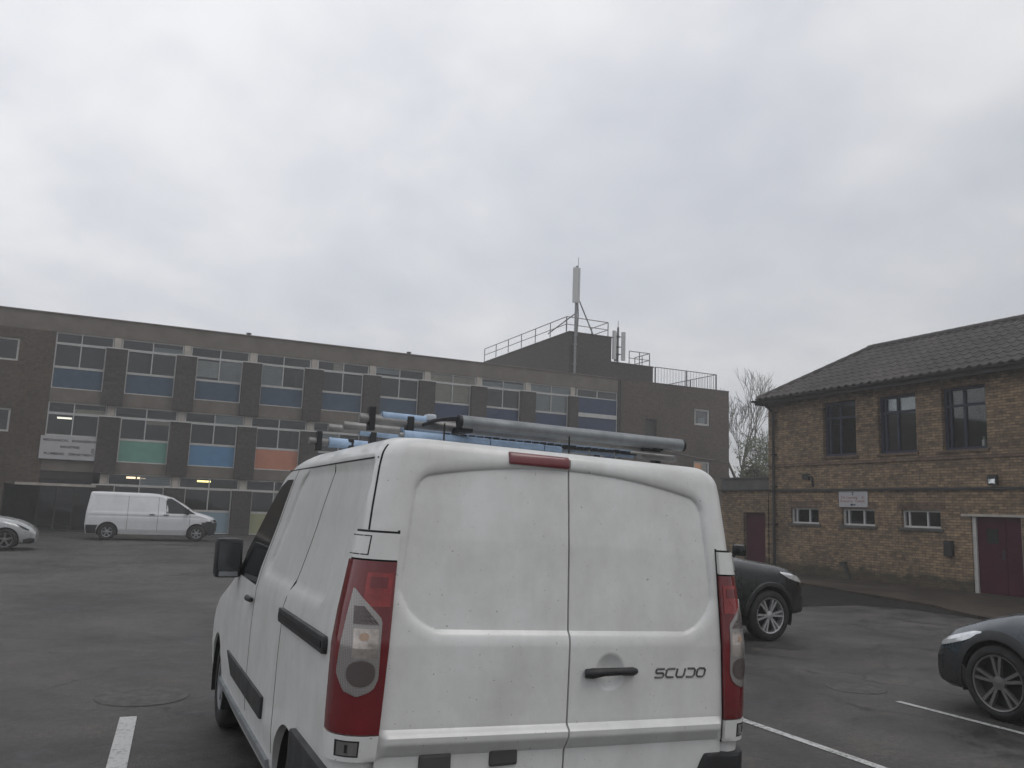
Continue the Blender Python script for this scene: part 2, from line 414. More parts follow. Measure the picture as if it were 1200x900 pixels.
# a thicker, greyer deck towards the right-hand horizon; brighter overhead
gx = N(nt, 'ShaderNodeMath', operation='MULTIPLY_ADD'); L(zz.outputs[0], gx.inputs[0]); gx.inputs[1].default_value = .34; gx.inputs[2].default_value = .80
gy = N(nt, 'ShaderNodeMath', operation='MULTIPLY_ADD'); L(sp.outputs[0], gy.inputs[0]); gy.inputs[1].default_value = -.135; L(gx.outputs[0], gy.inputs[2])
gw = N(nt, 'ShaderNodeMath', operation='MULTIPLY_ADD'); L(sp.outputs[1], gw.inputs[0]); gw.inputs[1].default_value = .24; L(gy.outputs[0], gw.inputs[2])
sc_ = N(nt, 'ShaderNodeMath', operation='MULTIPLY'); L(gw.outputs[0], sc_.inputs[0]); sc_.inputs[1].default_value = 11.15
vm = N(nt, 'ShaderNodeVectorMath', operation='SCALE'); L(cc, vm.inputs[0]); L(sc_.outputs[0], vm.inputs['Scale'])
mx = N(nt, 'ShaderNodeMix', data_type='RGBA'); mx.inputs[0].default_value = .93
L(sky.outputs[0], mx.inputs[6]); L(vm.outputs[0], mx.inputs[7]); L(mx.outputs[2], bg.inputs[0])

sl = bpy.data.lights.new('sun', 'SUN'); sl.energy = .5; sl.angle = R_(25); sl.color = (1, .97, .93)
so = bpy.data.objects.new('sun', sl); COL.objects.link(so)
a = R_(SUN_AZ); e = R_(SUN_EL)
sd = Vector((math.sin(a)*math.cos(e), math.cos(a)*math.cos(e), math.sin(e)))
so.rotation_euler = sd.to_track_quat('Z', 'Y').to_euler(); so.location = (10, -20, 30)

CAMZ = 1.73
yaw, pitch, roll, FPX = 0.4368845, 0.1507357, 0.0367911, 983.735
f = Vector((math.sin(yaw)*math.cos(pitch), math.cos(yaw)*math.cos(pitch), math.sin(pitch)))
r = Vector((math.cos(yaw), -math.sin(yaw), 0)); u = r.cross(f)
r2 = r*math.cos(roll) + u*math.sin(roll); u2 = -r*math.sin(roll) + u*math.cos(roll)
cam = bpy.data.cameras.new('camera'); cam.sensor_width = 36; cam.lens = FPX/1200*36; cam.clip_end = 2000; cam.clip_start = .05
co = bpy.data.objects.new('camera', cam); COL.objects.link(co)
mw = Matrix((r2, u2, -f)).transposed().to_4x4(); mw.translation = Vector((0, 0, CAMZ))
co.matrix_world = mw
scene.camera = co
vs = scene.view_settings
vs.view_transform = 'Standard'; vs.look = 'None'; vs.exposure = 0; vs.gamma = 1; vs.use_curve_mapping = False

# ------------------------------------------------------------------ ground
b = MB(); b.add([(-220,-160,0),(260,-160,0),(260,240,0),(-220,240,0)], [(0,1,2,3)])
tag(b.build('ground', M['asphalt']), kind='structure')

def sheet(name, pts, z, mat, kind='structure', z0=None):
    b = MB(); n = len(pts)
    b.add([(x, y, z) for x, y in pts], [tuple(range(n))])
    if z0 is not None:
        base = [(x, y, z) for x, y in pts] + [(x, y, z0) for x, y in pts]
        b.add(base, [(i, (i+1) % n, n+(i+1) % n, n+i) for i in range(n)])
    o = b.build(name, mat); tag(o, kind=kind); return o

sheet('dark_ground_patch', [(12.2,13.45),(13.4,13.55),(14.7,13.6),(15.35,12.9),(15.45,11.8),(15.4,10.9),(18,10.5),(18,22),(12.4,22)], .004, M['patch'])  # dark sheet lying just above the ground beside the kerb
# raised pavement along the brick building, swelling out in front of its doors
pav = [(20.9,-2),(20.9,25.3),(19.0,25.3),(18.3,21),(17.6,17.5),(17.1,15.6),(16.85,14.4),(16.45,12.9),(15.95,12.1),(15.5,11.2),(15.3,10.2),(15.25,8),(15.25,-2)]
sheet('pavement', pav, .05, M['paving'], z0=0.0)
kb = MB()
kp = pav[2:]
for i in range(len(kp)-1):
    (x0,y0),(x1,y1) = kp[i], kp[i+1]
    d = Vector((x1-x0, y1-y0)).normalized(); nrm = Vector((d.y, -d.x)) * .12
    if nrm.x > 0: nrm = -nrm
    z1 = .062
    kb.add([(x0,y0,0),(x1,y1,0),(x1+nrm.x,y1+nrm.y,0),(x0+nrm.x,y0+nrm.y,0),(x0,y0,z1),(x1,y1,z1),(x1+nrm.x,y1+nrm.y,z1),(x0+nrm.x,y0+nrm.y,z1)],
           [(0,3,2,1),(4,5,6,7),(0,1,5,4),(1,2,6,5),(2,3,7,6),(3,0,4,7)])
tag(kb.build('kerb', M['paving']), kind='structure')
def pline(x0,y0,x1,y1,wd):
    d = Vector((x1-x0,y1-y0)).normalized(); n_ = Vector((-d.y,d.x))*wd/2
    sheet('parking_line', [(x0+n_.x,y0+n_.y),(x0-n_.x,y0-n_.y),(x1-n_.x,y1-n_.y),(x1+n_.x,y1+n_.y)], .005, M['paint_line'])
pline(.295,7.62,-.15,1.2,.125)
pline(5.17,6.6,5.28,-1,.09)
pline(7.27,6.22,7.34,-1,.075)

def manhole(x, y, rad, label):
    b = MB(); n = 28
    b.add([(x+rad*math.cos(2*math.pi*k/n), y+rad*math.sin(2*math.pi*k/n), .006) for k in range(n)], [tuple(range(n))])
    ring = []
    for rr, z in ((rad, .006), (rad+.05, .009), (rad+.06, .002)):
        ring += [(x+rr*math.cos(2*math.pi*k/n), y+rr*math.sin(2*math.pi*k/n), z) for k in range(n)]
    b.add(ring, [(i*n+k, i*n+(k+1) % n, (i+1)*n+(k+1) % n, (i+1)*n+k) for i in range(2) for k in range(n)])
    o = b.build('manhole_cover', simple('cast_iron', (.06,.056,.05), .7, var=.4, scale=8), loc=(x,y,0))
    tag(o, label, 'manhole cover', 'drain covers set in the tarmac')
manhole(.42, 8.35, .33, 'pale round drain cover just beyond the end of the left parking line')
manhole(7.38, 6.85, .25, 'small round drain cover beyond the tip of the right parking line')

# ------------------------------------------------------------------ walls with openings
def wall(mb, axis, plane, thick, u0, u1, v0, v1, holes, mi=0, reveal=None):
    """axis 'y': facade at Y=plane facing -Y, u=X; axis 'x': facade at X=plane facing -X, u=Y"""
    P = (lambda a_, c_, d_: (a_, plane+d_, c_)) if axis == 'y' else (lambda a_, c_, d_: (plane+d_, a_, c_))
    us = sorted(set([u0, u1] + [h[0] for h in holes] + [h[1] for h in holes])); vs_ = sorted(set([v0, v1] + [h[2] for h in holes] + [h[3] for h in holes]))
    us = [x for x in us if u0 <= x <= u1]; vs_ = [x for x in vs_ if v0 <= x <= v1]
    inside = lambda a_, c_: any(h[0] < a_ < h[1] and h[2] < c_ < h[3] for h in holes)
    for i in range(len(us)-1):
        for j in range(len(vs_)-1):
            a0, a1, c0, c1_ = us[i], us[i+1], vs_[j], vs_[j+1]
            if inside((a0+a1)/2, (c0+c1_)/2): continue
            for d in (0, thick):
                mb.add([P(a0,c0,d),P(a1,c0,d),P(a1,c1_,d),P(a0,c1_,d)], [(0,1,2,3)], mi)
    for (h0, h1, g0, g1) in holes:
        rv = mi if reveal is None else reveal
        for q in (((h0,g0),(h1,g0)), ((h1,g0),(h1,g1)), ((h1,g1),(h0,g1)), ((h0,g1),(h0,g0))):
            (p0, q0), (p1, q1) = q
            mb.add([P(p0,q0,0),P(p1,q1,0),P(p1,q1,thick),P(p0,q0,thick)], [(0,1,2,3)], rv)
    for q in (((u0,v0),(u1,v0)), ((u1,v0),(u1,v1)), ((u1,v1),(u0,v1)), ((u0,v1),(u0,v0))):
        (p0, q0), (p1, q1) = q
        mb.add([P(p0,q0,0),P(p1,q1,0),P(p1,q1,thick),P(p0,q0,thick)], [(0,1,2,3)], mi)

# ------------------------------------------------------------------ long school block (facade Y = 46)
FY = 46.0
bl = thing('college_building', 'long three storey block with rows of coloured panels between dark brick piers', 'building', (12, FY, 0))
PC = [-.42 + 3.283*k for k in range(9)]           # pier centres (measured pitch)
PW = [(.97/2) for _ in PC]; PW[8] = .31; PC[8] = 25.75
LV = [  # head, transom, panel top, panel bottom
    (2.87, 2.31, 1.18, .04), (6.20, 5.65, 4.57, 3.44), (9.62, 9.08, 7.91, 6.86)]
XL, XR = -3.17, 29.1
wb = MB()
# concrete parapet and floor bands
wb.box(-40, XR, FY, FY+.3, 9.62, 10.5, 1)
wb.box(-40, XR+.02, FY-.06, FY+.4, 10.5, 10.56, 1)
for k in (1, 2):
    wb.box(XL, XR, FY+.002, FY+.3, LV[k-1][0], LV[k][3], 1)
# brick end at the left with its two windows
wall(wb, 'y', FY-.02, .35, -40, XL, 0, 9.62, [(-6.9,-4.67,8.0,9.1), (-6.9,-4.69,4.6,5.72), (-4.6,-3.171,.02,2.2)], 0)
# entrance bay between the brick end and the first pier
wb.box(XL, PC[0]-PW[0], FY+.05, FY+.3, 2.5, 3.4, 2)
wb.build('wall', [M['brick_brown'], M['concrete_band'], M['fascia_dark']], bl)
rb = MB(); rb.box(-40, XR, FY+.3, 68, 10.05, 10.2); rb.box(-40, -39.7, FY+.3, 68, 0, 10.5); rb.box(XR+.3, XR+.5, FY+.3, 68, 0, 10.5); rb.box(-40, XR, 67.7, 68, 0, 10.5)
rb.build('roof', M['concrete_dark'], bl)
ib = MB()   # rooms behind the glass: floors, ceilings, back wall
ib.box(-13.6, XR, FY+5, FY+5.2, 0, 10)
for z0, z1 in ((.0,.06), (2.95,3.35), (6.28,6.7), (9.7,10.0)): ib.box(-13.6, XR, FY+.32, FY+5, z0, z1)
for x in (2.85, 9.4, 15.95, 22.5): ib.box(x-.05, x+.05, FY+.5, FY+5, .1, 9.6)
ib.build('interior', M['room'], bl)
# piers
for i, (c, h) in enumerate(zip(PC, PW)):
    for k in range(3):
        z0 = 0 if k == 0 else LV[k-1][0] + (.0 if k else 0)
        z1 = LV[k][1] - .04
        if k == 0: z0 = 0
        p = MB(); p.box(c-h, c+h, FY-.22, FY+.25, z0 + .003*k, z1)
        o = p.build('pier', M['brick_pier'], bl)
        q = MB(); q.box(c-h-.02, c+h+.02, FY-.25, FY+.2, z1+.002, z1+.06)
        q.build('pier_cap', M['grey_frame'], o)
        ch_ = MB(); ch_.box(c-.165, c+.165, FY-.03, FY+.2, z1+.062, LV[k][0]-.003)
        ch_.build('column', M['concrete_light'], o)

def win_frame(axis, plane, u0, u1, z0, z1, mull=(), trans=(), fw=.06, d=.09, split=None):
    b = MB()
    def bx(a0, a1, c0, c1, e0=0.0):
        if axis == 'y': b.box(a0, a1, plane+e0, plane+d, c0, c1)
        else: b.box(plane+e0, plane+d, a0, a1, c0, c1)
    bx(u0, u1, z0, z0+fw); bx(u0, u1, z1-fw, z1)
    bx(u0, u0+fw, z0+fw, z1-fw); bx(u1-fw, u1, z0+fw, z1-fw)
    for m in mull: bx(m-fw*.45, m+fw*.45, z0+fw, z1-fw, .004)
    for t in trans: bx(u0+fw, u1-fw, t-fw*.45, t+fw*.45, .008)
    return b
def flat(axis, plane, u0, u1, z0, z1, t=.012):
    b = MB()
    if axis == 'y': b.box(u0, u1, plane, plane+t, z0, z1)
    else: b.box(plane, plane+t, u0, u1, z0, z1)
    return b

edges = []
edges.append((XL, PC[0]-PW[0]))
for i in range(8): edges.append((PC[i]+PW[i], PC[i+1]-PW[i+1]))
P2 = ['p_slate','p_slate','p_slate','p_slate','p_slate','p_slate','p_navy','p_navy','p_navy']
P1 = [None,'p_teal','p_blue','p_salmon','p_navy','p_blue','p_teal','p_navy','p_salmon']
P0 = [None,'p_olive','p_pale','p_olive','p_pale','p_blue','p_teal','p_pale','p_olive']
BL = {(2,2): [('l','blind_white',.12,.92),('r','blind_grey',0,1)], (2,3): [('l','blind_grey',0,1)], (2,6): [('l','blind_cream',0,1),('r','blind_cream',.04,1),('tl','blind_cream',0,1),('tr','blind_cream',0,1)],
      (2,4): [('tl','blind_cream',.0,1)], (2,7): [('tl','blind_grey',.0,.7),('tr','blind_grey',0,.8)], (2,8): [('l','blind_grey',.02,1),('r','blind_grey',.02,1),('tl','blind_grey',0,1),('tr','blind_grey',0,1)],
      (0,1): [('tr','blind_grey',0,1)], (2,1): [('tr','blind_grey',0,.6)], (1,0): [('tr','blind_cream',.0,.5)], (1,4): [('l','blind_grey',.3,1)], (1,2): [('tr','blind_grey',.0,1)], (2,5): [('tl','blind_grey',.3,1)], (0,3): [('r','blind_grey',.4,1)], (1,1): [('r','blind_cream',.82,1)]}
for k in range(3):
    hd, tr, pt, pb = LV[k]
    for i, (x0, x1) in enumerate(edges):
        if k == 0 and i == 0: continue
        t0 = x0-.30 if i > 0 else x0; t1 = x1+.30
        mid = (x0+x1)/2
        fb = MB()
        def add(bm_): fb.add(bm_.v, bm_.f)
        add(win_frame('y', FY+.05, t0, t1, tr, hd, (mid,), fw=.055))
        zb = pt if P1 is not None else pt
        add(win_frame('y', FY+.055, x0+.004, x1-.004, pt, tr-.002, (mid,), fw=.055))
        fr = fb.build('window', M['white_frame'] if k else M['grey_frame'], bl)
        pn = MB(); pn.add(*(lambda m_: (m_.v, m_.f))(flat('y', FY+.085, t0+.05, t1-.05, tr+.05, hd-.05, .008)))
        pn.add(*(lambda m_: (m_.v, m_.f))(flat('y', FY+.085, x0+.05, x1-.05, pt+.05, tr-.05, .008)))
        pn.build('pane', M['glass'], fr)
        pm = [P0, P1, P2][k][i]
        if pm is None: pm = 'p_slate' if k else 'p_navy'
        pb_ = win_frame('y', FY+.06, x0+.006, x1-.006, pb, pt-.003, fw=.05, d=.07)
        pf = pb_.build('panel_frame', M['grey_frame'], fr)
        flat('y', FY+.075, x0+.05, x1-.05, pb+.045, pt-.045, .03).build('panel', M[pm], fr)
        for (wh, mt_, f0, f1) in BL.get((k, i), []):
            if wh in 'lr': za_, zb_ = pt+.06, tr-.06; a0, a1 = ((x0+.06, mid-.03) if wh == 'l' else (mid+.03, x1-.06))
            else: za_, zb_ = tr+.06, hd-.06; a0, a1 = ((t0+.06, mid-.03) if wh == 'tl' else (mid+.03, t1-.06))
            hh = zb_-za_; zlo = za_ + f0*hh; zhi = za_ + f1*hh
            if (k, i) == (2, 4): a0 = a0 + (a1-a0)*.62
            bb = MB(); n = max(3, int((zhi-zlo)/.09))
            for j in range(n):
                q0 = zlo+(zhi-zlo)*j/n; q1 = zlo+(zhi-zlo)*(j+.92)/n
                bb.box(a0, a1, FY+.16+.01*(j % 2), FY+.175+.01*(j % 2), q0, q1)
            bb.build('blind', M[mt_], fr)
# last bay at the right: clerestory above solid navy panels with a white rail
x0, x1 = 26.06, 29.08
fb = win_frame('y', FY+.05, x0, x1, 9.08, 9.62, ((x0+x1)/2,), fw=.055)
fb.box(x0, x1, FY+.02, FY+.1, 7.84, 8.1); fb.box(x0, x0+.05, FY+.03, FY+.1, 3.44, 7.838); fb.box(x1-.05, x1, FY+.03, FY+.1, 3.44, 7.838)
fb.box(x0, x0+.05, FY+.03, FY+.1, 8.102, 9.078); fb.box(x1-.05, x1, FY+.03, FY+.1, 8.102, 9.078)
fr = fb.build('window', M['white_frame'], bl)
flat('y', FY+.085, x0+.05, x1-.05, 9.13, 9.57, .008).build('pane', M['glass'], fr)
pm = MB(); pm.box(x0+.05, x1-.05, FY+.06, FY+.09, 8.1, 9.075); pm.box(x0+.05, x1-.05, FY+.06, FY+.09, 6.2, 7.84); pm.box(x0+.05, x1-.05, FY+.06, FY+.09, 0, 6.198)
pm.build('panel', M['p_navy'], fr)
# windows in the brick end at the far left
for (u0, u1, z0, z1) in ((-6.9,-4.67,8.0,9.1), (-6.9,-4.69,4.6,5.72)):
    fr = win_frame('y', FY+.06, u0+.003, u1-.003, z0+.003, z1-.003, ((u0+u1)/2,), fw=.09).build('window', M['grey_frame'], bl)
    flat('y', FY+.1, u0+.08, u1-.08, z0+.08, z1-.08, .008).build('pane', M['glass'], fr)
# entrance: canopy, dark doors
cb = MB(); cb.box(-4.0, -.72, FY-1.2, FY-.25, 2.16, 2.22); cb.box(-4.05, -.70, FY-1.25, FY-1.2, 2.14, 2.26, 1)
cb.build('canopy', [M['fascia_dark'], M['concrete_light']], bl)
db = win_frame('y', FY+.1, XL+.02, PC[0]-PW[0]-.02, .02, 2.5, (-2.4,-1.65), fw=.07)
dr = db.build('entrance_doors', M['iron'], bl)
flat('y', FY+.14, XL+.09, PC[0]-PW[0]-.09, .09, 2.42, .01).build('pane', M['glass_dark'], dr)
# strip lights seen through the glass
def strip(x0, x1, y, z, mt_):
    b = MB(); b.tube([(x0, y, z), (x1, y, z)], .045, 8); b.build('strip_light', M[mt_], bl)
strip(.60, 1.02, FY+.6, 2.72, 'tube_warm'); strip(1.10, 1.50, FY+.6, 2.72, 'tube_warm')
strip(3.95, 4.62, FY+.6, 2.70, 'tube_yellow')
strip(-2.80, -2.15, FY+1.2, 5.52, 'tube_white')
# small vents on the roof edge
for x in (5.9, 15.0):
    v = MB(); v.tube([(x,FY+.6,10.2),(x,FY+.6,10.72)], .09, 10); v.tube([(x,FY+.6,10.72),(x,FY+.6,10.78)], .14, 10)
    v.build('roof_vent', M['galv_dark'], bl)

# brick stair block at the right end, its plant room and lower roof box
sb = thing('brick_stair_block', 'plain brown brick block with two small windows closing the right end of the panelled block', 'building', (33.6, FY, 0))
b = MB()
H1 = (35.17,36.46,7.98,9.1); H2 = (35.12,36.47,4.5,5.55); H3 = (31.2,32.12,6.6,8.1)
wall(b, 'y', FY-.08, .4, XR, 38.1, 0, 10.5, [H1, H2, H3])
b.box(37.8, 38.1, FY+.33, 62, 0, 10.5)
b.box(XR, 37.8, FY+.33, 62, 10.0, 10.15); b.box(XR, 38.1, 61.7, 62, 0, 10)
b.box(XR-.02, 38.12, FY-.1, FY+.36, 10.502, 10.55)
b.build('wall', M['brick_brown'], sb)
for (u0, u1, z0, z1) in (H1, H2):
    fr = win_frame('y', FY+.0, u0+.003, u1-.003, z0+.003, z1-.003, fw=.13, d=.1).build('window', M['white_frame'], sb)
    flat('y', FY+.06, u0+.12, u1-.12, z0+.12, z1-.12, .01).build('pane', M['glass'], fr)
    if z0 < 5: 
        flat('y', FY+.078, u0+.14, u0+.72, z0+.13, z1-.13, .03).build('curtain', M['curtain_orange'], fr)
        flat('y', FY+.10, u0+.74, u1-.14, z0+.1, z1-.1, .05).build('curtain', M['blind_cream'], fr)
    else:
        flat('y', FY+.25, u0+.62, u0+1.1, z0+.1, z0+.55, .1).build('stored_box', M['blind_grey'], fr)
flat('y', FY+.12, *H3, .02).build('louvre_panel', M['iron'], sb)
b = MB(); b.box(XR+.3, 37.6, FY+4, FY+4.1, 0, 9.9); b.build('interior', M['room'], sb)
dp = MB(); dp.tube([(XR+.12,FY-.15,10.4),(XR+.12,FY-.15,0)], .055, 8); dp.build('downpipe', M['iron'], sb)
pr = MB(); pr.box(25.95, 29.16, 47.0, 66, 9.9, 13.42); pr.box(25.9, 29.2, 46.95, 66.05, 13.422, 13.5)
pr.build('plant_room', M['brick_pier'], sb)
lb = MB(); lb.box(29.165, 32.5, 47.0, 55, 9.9, 11.76); lb.box(29.17, 32.55, 46.95, 55.05, 11.762, 11.84); lb.build('lift_housing', M['brick_pier'], sb)

def rail(name, label, runs, mat, h=1.0, posts=1.6, mids=(.5,), rr=.028, post_r=.03, balusters=None):
    t = thing(name, label, 'railing', runs[0][0])
    rb = MB(); pb = MB(); bb = MB()
    for p0, p1 in runs:
        p0 = Vector(p0); p1 = Vector(p1)
        up = Vector((0,0,h))
        rb.tube([p0+up, p1+up], rr, 6)
        for m in mids: rb.tube([p0+up*m, p1+up*m], rr*.9, 6)
        n = max(1, round((p1-p0).length/posts))
        for i in range(n+1):
            q = p0.lerp(p1, i/n); pb = MB(); pb.tube([q, q+up], post_r, 6); pb.build('post', mat, t)
        if balusters:
            n = int((p1-p0).length/balusters)
            for i in range(1, n):
                q = p0.lerp(p1, i/n); bb = MB(); bb.tube([q+up*.08, q+up], .012, 5); bb.build('baluster', M['galv'], t)
    rb.build('handrail', mat, t)
    return t
rail('guard_railing', 'steel two bar railing running along the long edge of the rooftop plant room', [((25.75,47.1,13.45),(25.75,60.5,13.45)), ((25.75,47.05,13.45),(28.9,47.05,13.45)), ((28.9,47.05,13.45),(28.9,49.2,13.45))], M['galv_dark'], h=1.0, posts=2.1)
rail('guard_railing', 'short two bar railing on the low roof box beside the smaller antenna', [((30.7,47.2,11.8),(32.35,47.2,11.8)), ((32.35,47.2,11.8),(32.35,49.0,11.8))], M['galv_dark'], h=.95, posts=1.0)
rail('guard_railing', 'upright bar railing on the parapet above the brick stair block', [((32.2,46.3,10.5),(37.3,46.3,10.5)), ((37.3,46.3,10.5),(37.3,55,10.5))], M['galv_dark'], h=1.18, posts=2.5, mids=(.06,), post_r=.05, balusters=.24)

# phone mast on the plant room wall
ms = thing('phone_mast', 'tall pole with one long white panel antenna braced above the plant room', 'antenna', (26.3, 46.85, 10.6))
b = MB(); b.tube([(26.3,46.85,10.6),(26.3,46.85,17.9)], .09, 10); b.tube([(26.42,46.85,13.3),(26.48,46.85,14.6),(26.4,46.85,15.6)], .05, 8)
b.build('pole', M['galv'], ms)
b = MB(); b.box(25.93, 26.30, 46.60, 46.74, 15.35, 17.72); b.box(26.31, 26.45, 46.62, 46.95, 15.42, 17.74)
b.build('panel_antenna', M['antenna'], ms, bevel=.03)
b = MB(); b.tube([(26.4,46.85,17.7),(26.4,46.85,18.5)], .02, 5); b.build('lightning_rod', M['galv'], ms)
b = MB(); b.tube([(26.35,46.9,16.0),(27.85,47.2,13.5)], .045, 6); b.tube([(26.3,46.9,14.7),(25.2,48.6,13.5)], .04, 6)
b.build('brace', M['galv'], ms)
b = MB()
for z in (11.3, 12.6, 13.2, 15.6, 17.3): b.box(26.18, 26.42, 46.76, 47.0, z, z+.06)
b.build('clamp', M['galv'], ms)
m2 = thing('roof_antenna', 'shorter mast with white panel antennas around its pole on the low roof box', 'antenna', (29.75, 47.15, 11.84))
b = MB(); b.tube([(29.75,47.15,11.84),(29.75,47.15,14.25)], .07, 8); b.tube([(29.75,47.15,14.25),(29.75,47.15,14.7)], .02, 5); b.build('pole', M['galv_dark'], m2)
for (px, py, a_) in ((29.38,47.0,.3), (30.12,47.05,-.4), (29.85,47.5,2.2)):
    b = MB(); ca, sa = math.cos(a_), math.sin(a_)
    q = [(-.14,-.07),(.14,-.07),(.14,.07),(-.14,.07)]
    vv = [(px+ca*x-sa*y, py+sa*x+ca*y, z) for z in (12.0, 13.95) for x, y in q]
    b.add(vv, [(0,3,2,1),(4,5,6,7),(0,1,5,4),(1,2,6,5),(2,3,7,6),(3,0,4,7)])
    b.build('panel_antenna', M['antenna'], m2, bevel=.02)
b = MB()
for z in (12.4, 12.9, 13.6): b.tube([(29.38,47.05,z),(30.12,47.08,z)], .03, 5); b.box(29.66,29.84,47.06,47.24,z-.05,z+.05)
b.build('clamp', M['iron'], m2)
b = MB()
pts = []
for i in range(25):
    t = i/24; pts.append((27.9+(30.0-27.9)*t*4.9, 46.0-.14-.0*t, 0))
# college sign
sg = thing('college_sign', 'white sign board with three lines of dark lettering above the entrance canopy', 'sign', (-2.0, 45.7, 3.41))
b = MB(); b.box(-3.31, -.76, FY-.16, FY-.10, 3.42, 4.53); b.build('board', M['sign_white'], sg, bevel=.01)
b = MB()
for x in (-3.0, -1.05): b.box(x-.03, x+.03, FY-.098, FY+.05, 3.5, 4.4)
b.build('bracket', M['iron'], sg)
yy = FY-.165
for word, x, z, k in (('MECHANICAL', -2.66, 4.33, 1.12), ('ENGINEERING', -1.42, 4.33, 1.12), ('INDUSTRIES', -2.03, 4.02, 1.0), ('PLUMBING', -2.68, 3.68, 1.15), ('DEPARTMENT', -1.50, 3.68, 1.15)):
    text_mesh('lettering', word, .155, M['sign_ink'], sg, (x, yy, z), (1,0,0), (0,0,1), sx=k, bold=.004)
b = MB(); b.box(-1.10,-.96,yy-.004,yy,3.78,4.02); b.build('emblem', M['galv'], sg)

# ------------------------------------------------------------------ right-hand brick building (facade X = 20.9)
BX = 20.9
rbd = thing('brick_building', 'two storey yellow stock brick building with tiled hipped roof at the right', 'building', (BX, 14, 0))
W_up = [(19.15,20.50,3.87,5.62), (16.95,18.30,3.86,5.60), (14.77,16.10,3.86,5.60)]
W_lo = [(20.76,22.02,1.69,2.215), (18.52,19.79,1.69,2.21), (16.27,17.56,1.69,2.20)]
DOOR = (13.96,15.36,.05,2.045)
EY = 23.06
b = MB()
wall(b, 'x', BX, .33, 1.0, EY, 0, 5.87, W_up + W_lo + [DOOR])
b.box(BX+.34, 25.72, EY-.33, EY, 0, 5.87); b.box(25.73, 26.06, 1, EY, 0, 5.87); b.box(BX+.34, 25.72, 1, 1.33, 0, 5.87)
b.build('wall', M['brick_stock'], rbd)
b = MB()
b.box(BX+.33+2.6, BX+.33+2.7, 1.4, EY-.4, 0.1, 5.9); b.box(BX+.34, BX+2.9, 1.4, EY-.4, 2.75, 3.1); b.box(BX+.34, BX+2.9, 1.4, EY-.4, 5.72, 5.80)
b.build('interior', M['room'], rbd)
b = MB(); b.box(BX-.07, BX+.02, 1, EY+.05, 2.755, 2.825); b.build('string_course', M['fascia_dark'], rbd)
b = MB(); b.box(BX-.035, BX+.02, 1, EY+.03, 3.60, 3.70); b.build('brick_course', M['brick_edge'], rbd)
for (u0, u1, z0, z1) in W_up:
    fr = win_frame('x', BX+.12, u0+.003, u1-.003, z0+.003, z1-.003, ((u0+u1)/2+.05,), (z0+(z1-z0)*.71,), fw=.075, d=.08)
    fr.box(BX+.125, BX+.19, u1-.22, u1-.16, z0+.07, z1-.07)
    fr = fr.build('window', M['navy_frame'], rbd)
    flat('x', BX+.17, u0+.07, u1-.07, z0+.07, z1-.07, .008).build('pane', M['glass_dark'], fr)
    s = MB(); s.box(BX-.05, BX+.12, u0-.06, u1+.06, z0-.07, z0-.003); s.build('sill', M['brick_edge'], fr)
    zt = z0+(z1-z0)*.71
    if u0 > 16:
        c = MB()
        for h in range(2):
            a0 = u0+.12+h*.58; n = 14
            for j in range(n):
                y0 = a0+.5*j/n
                c.box(BX+.185+.01*(j % 2), BX+.20+.01*(j % 2), y0, y0+.5/n*1.02, zt+.05, z1-.1)
        c.build('net_curtain', M['blind_white'], fr)
for (u0, u1, z0, z1) in W_lo:
    fr = win_frame('x', BX+.09, u0+.003, u1-.003, z0+.003, z1-.003, (u0+.48, u1-.2), fw=.055, d=.07).build('window', M['white_frame'], rbd)
    flat('x', BX+.13, u0+.05, u1-.05, z0+.05, z1-.05, .008).build('pane', M['glass_dark'], fr)
    s = MB(); s.box(BX-.05, BX+.09, u0-.1, u1+.1, z0-.075, z0-.003); s.build('sill', M['concrete_dark'], fr)
    s = MB(); n = int((u1-u0+.3)/.075)
    for j in range(n):
        y0 = u0-.15+j*.075; s.box(BX-.008-.004*random.random(), BX+.05, y0+.004, y0+.071, z1+.006, z1+.215)
    s.build('lintel', M['brick_edge'], fr)
# maroon double door
df = MB()
u0, u1, z0, z1 = DOOR
df.box(BX+.05, BX+.16, u1-.11, u1-.003, .05, z1-.003); df.box(BX+.05, BX+.16, u0+.003, u0+.04, .05, z1-.003)
dframe = df.build('door_frame', M['grey_frame'], rbd)
dl = MB(); dl.box(BX+.1, BX+.15, 14.455, u1-.112, .06, z1-.006)
leaf = dl.build('door', M['door_maroon'], rbd, bevel=.006)
b = MB(); b.box(BX+.088, BX+.1, 14.66, 14.98, 1.36, 1.74); b.build('door_window', M['dark_glass'], leaf)
b = MB(); b.box(BX+.08, BX+.1, 14.5, 14.56, .95, 1.2); b.build('handle', M['iron'], leaf)
dl = MB(); dl.box(BX+.108, BX+.158, u0+.042, 14.448, .06, z1-.006); dl.build('door', M['door_maroon'], rbd, bevel=.006)
b = MB(); b.box(BX-.03, BX+.2, 13.7, 15.62, 2.05, 2.115); b.build('door_lintel', M['concrete_light'], rbd)
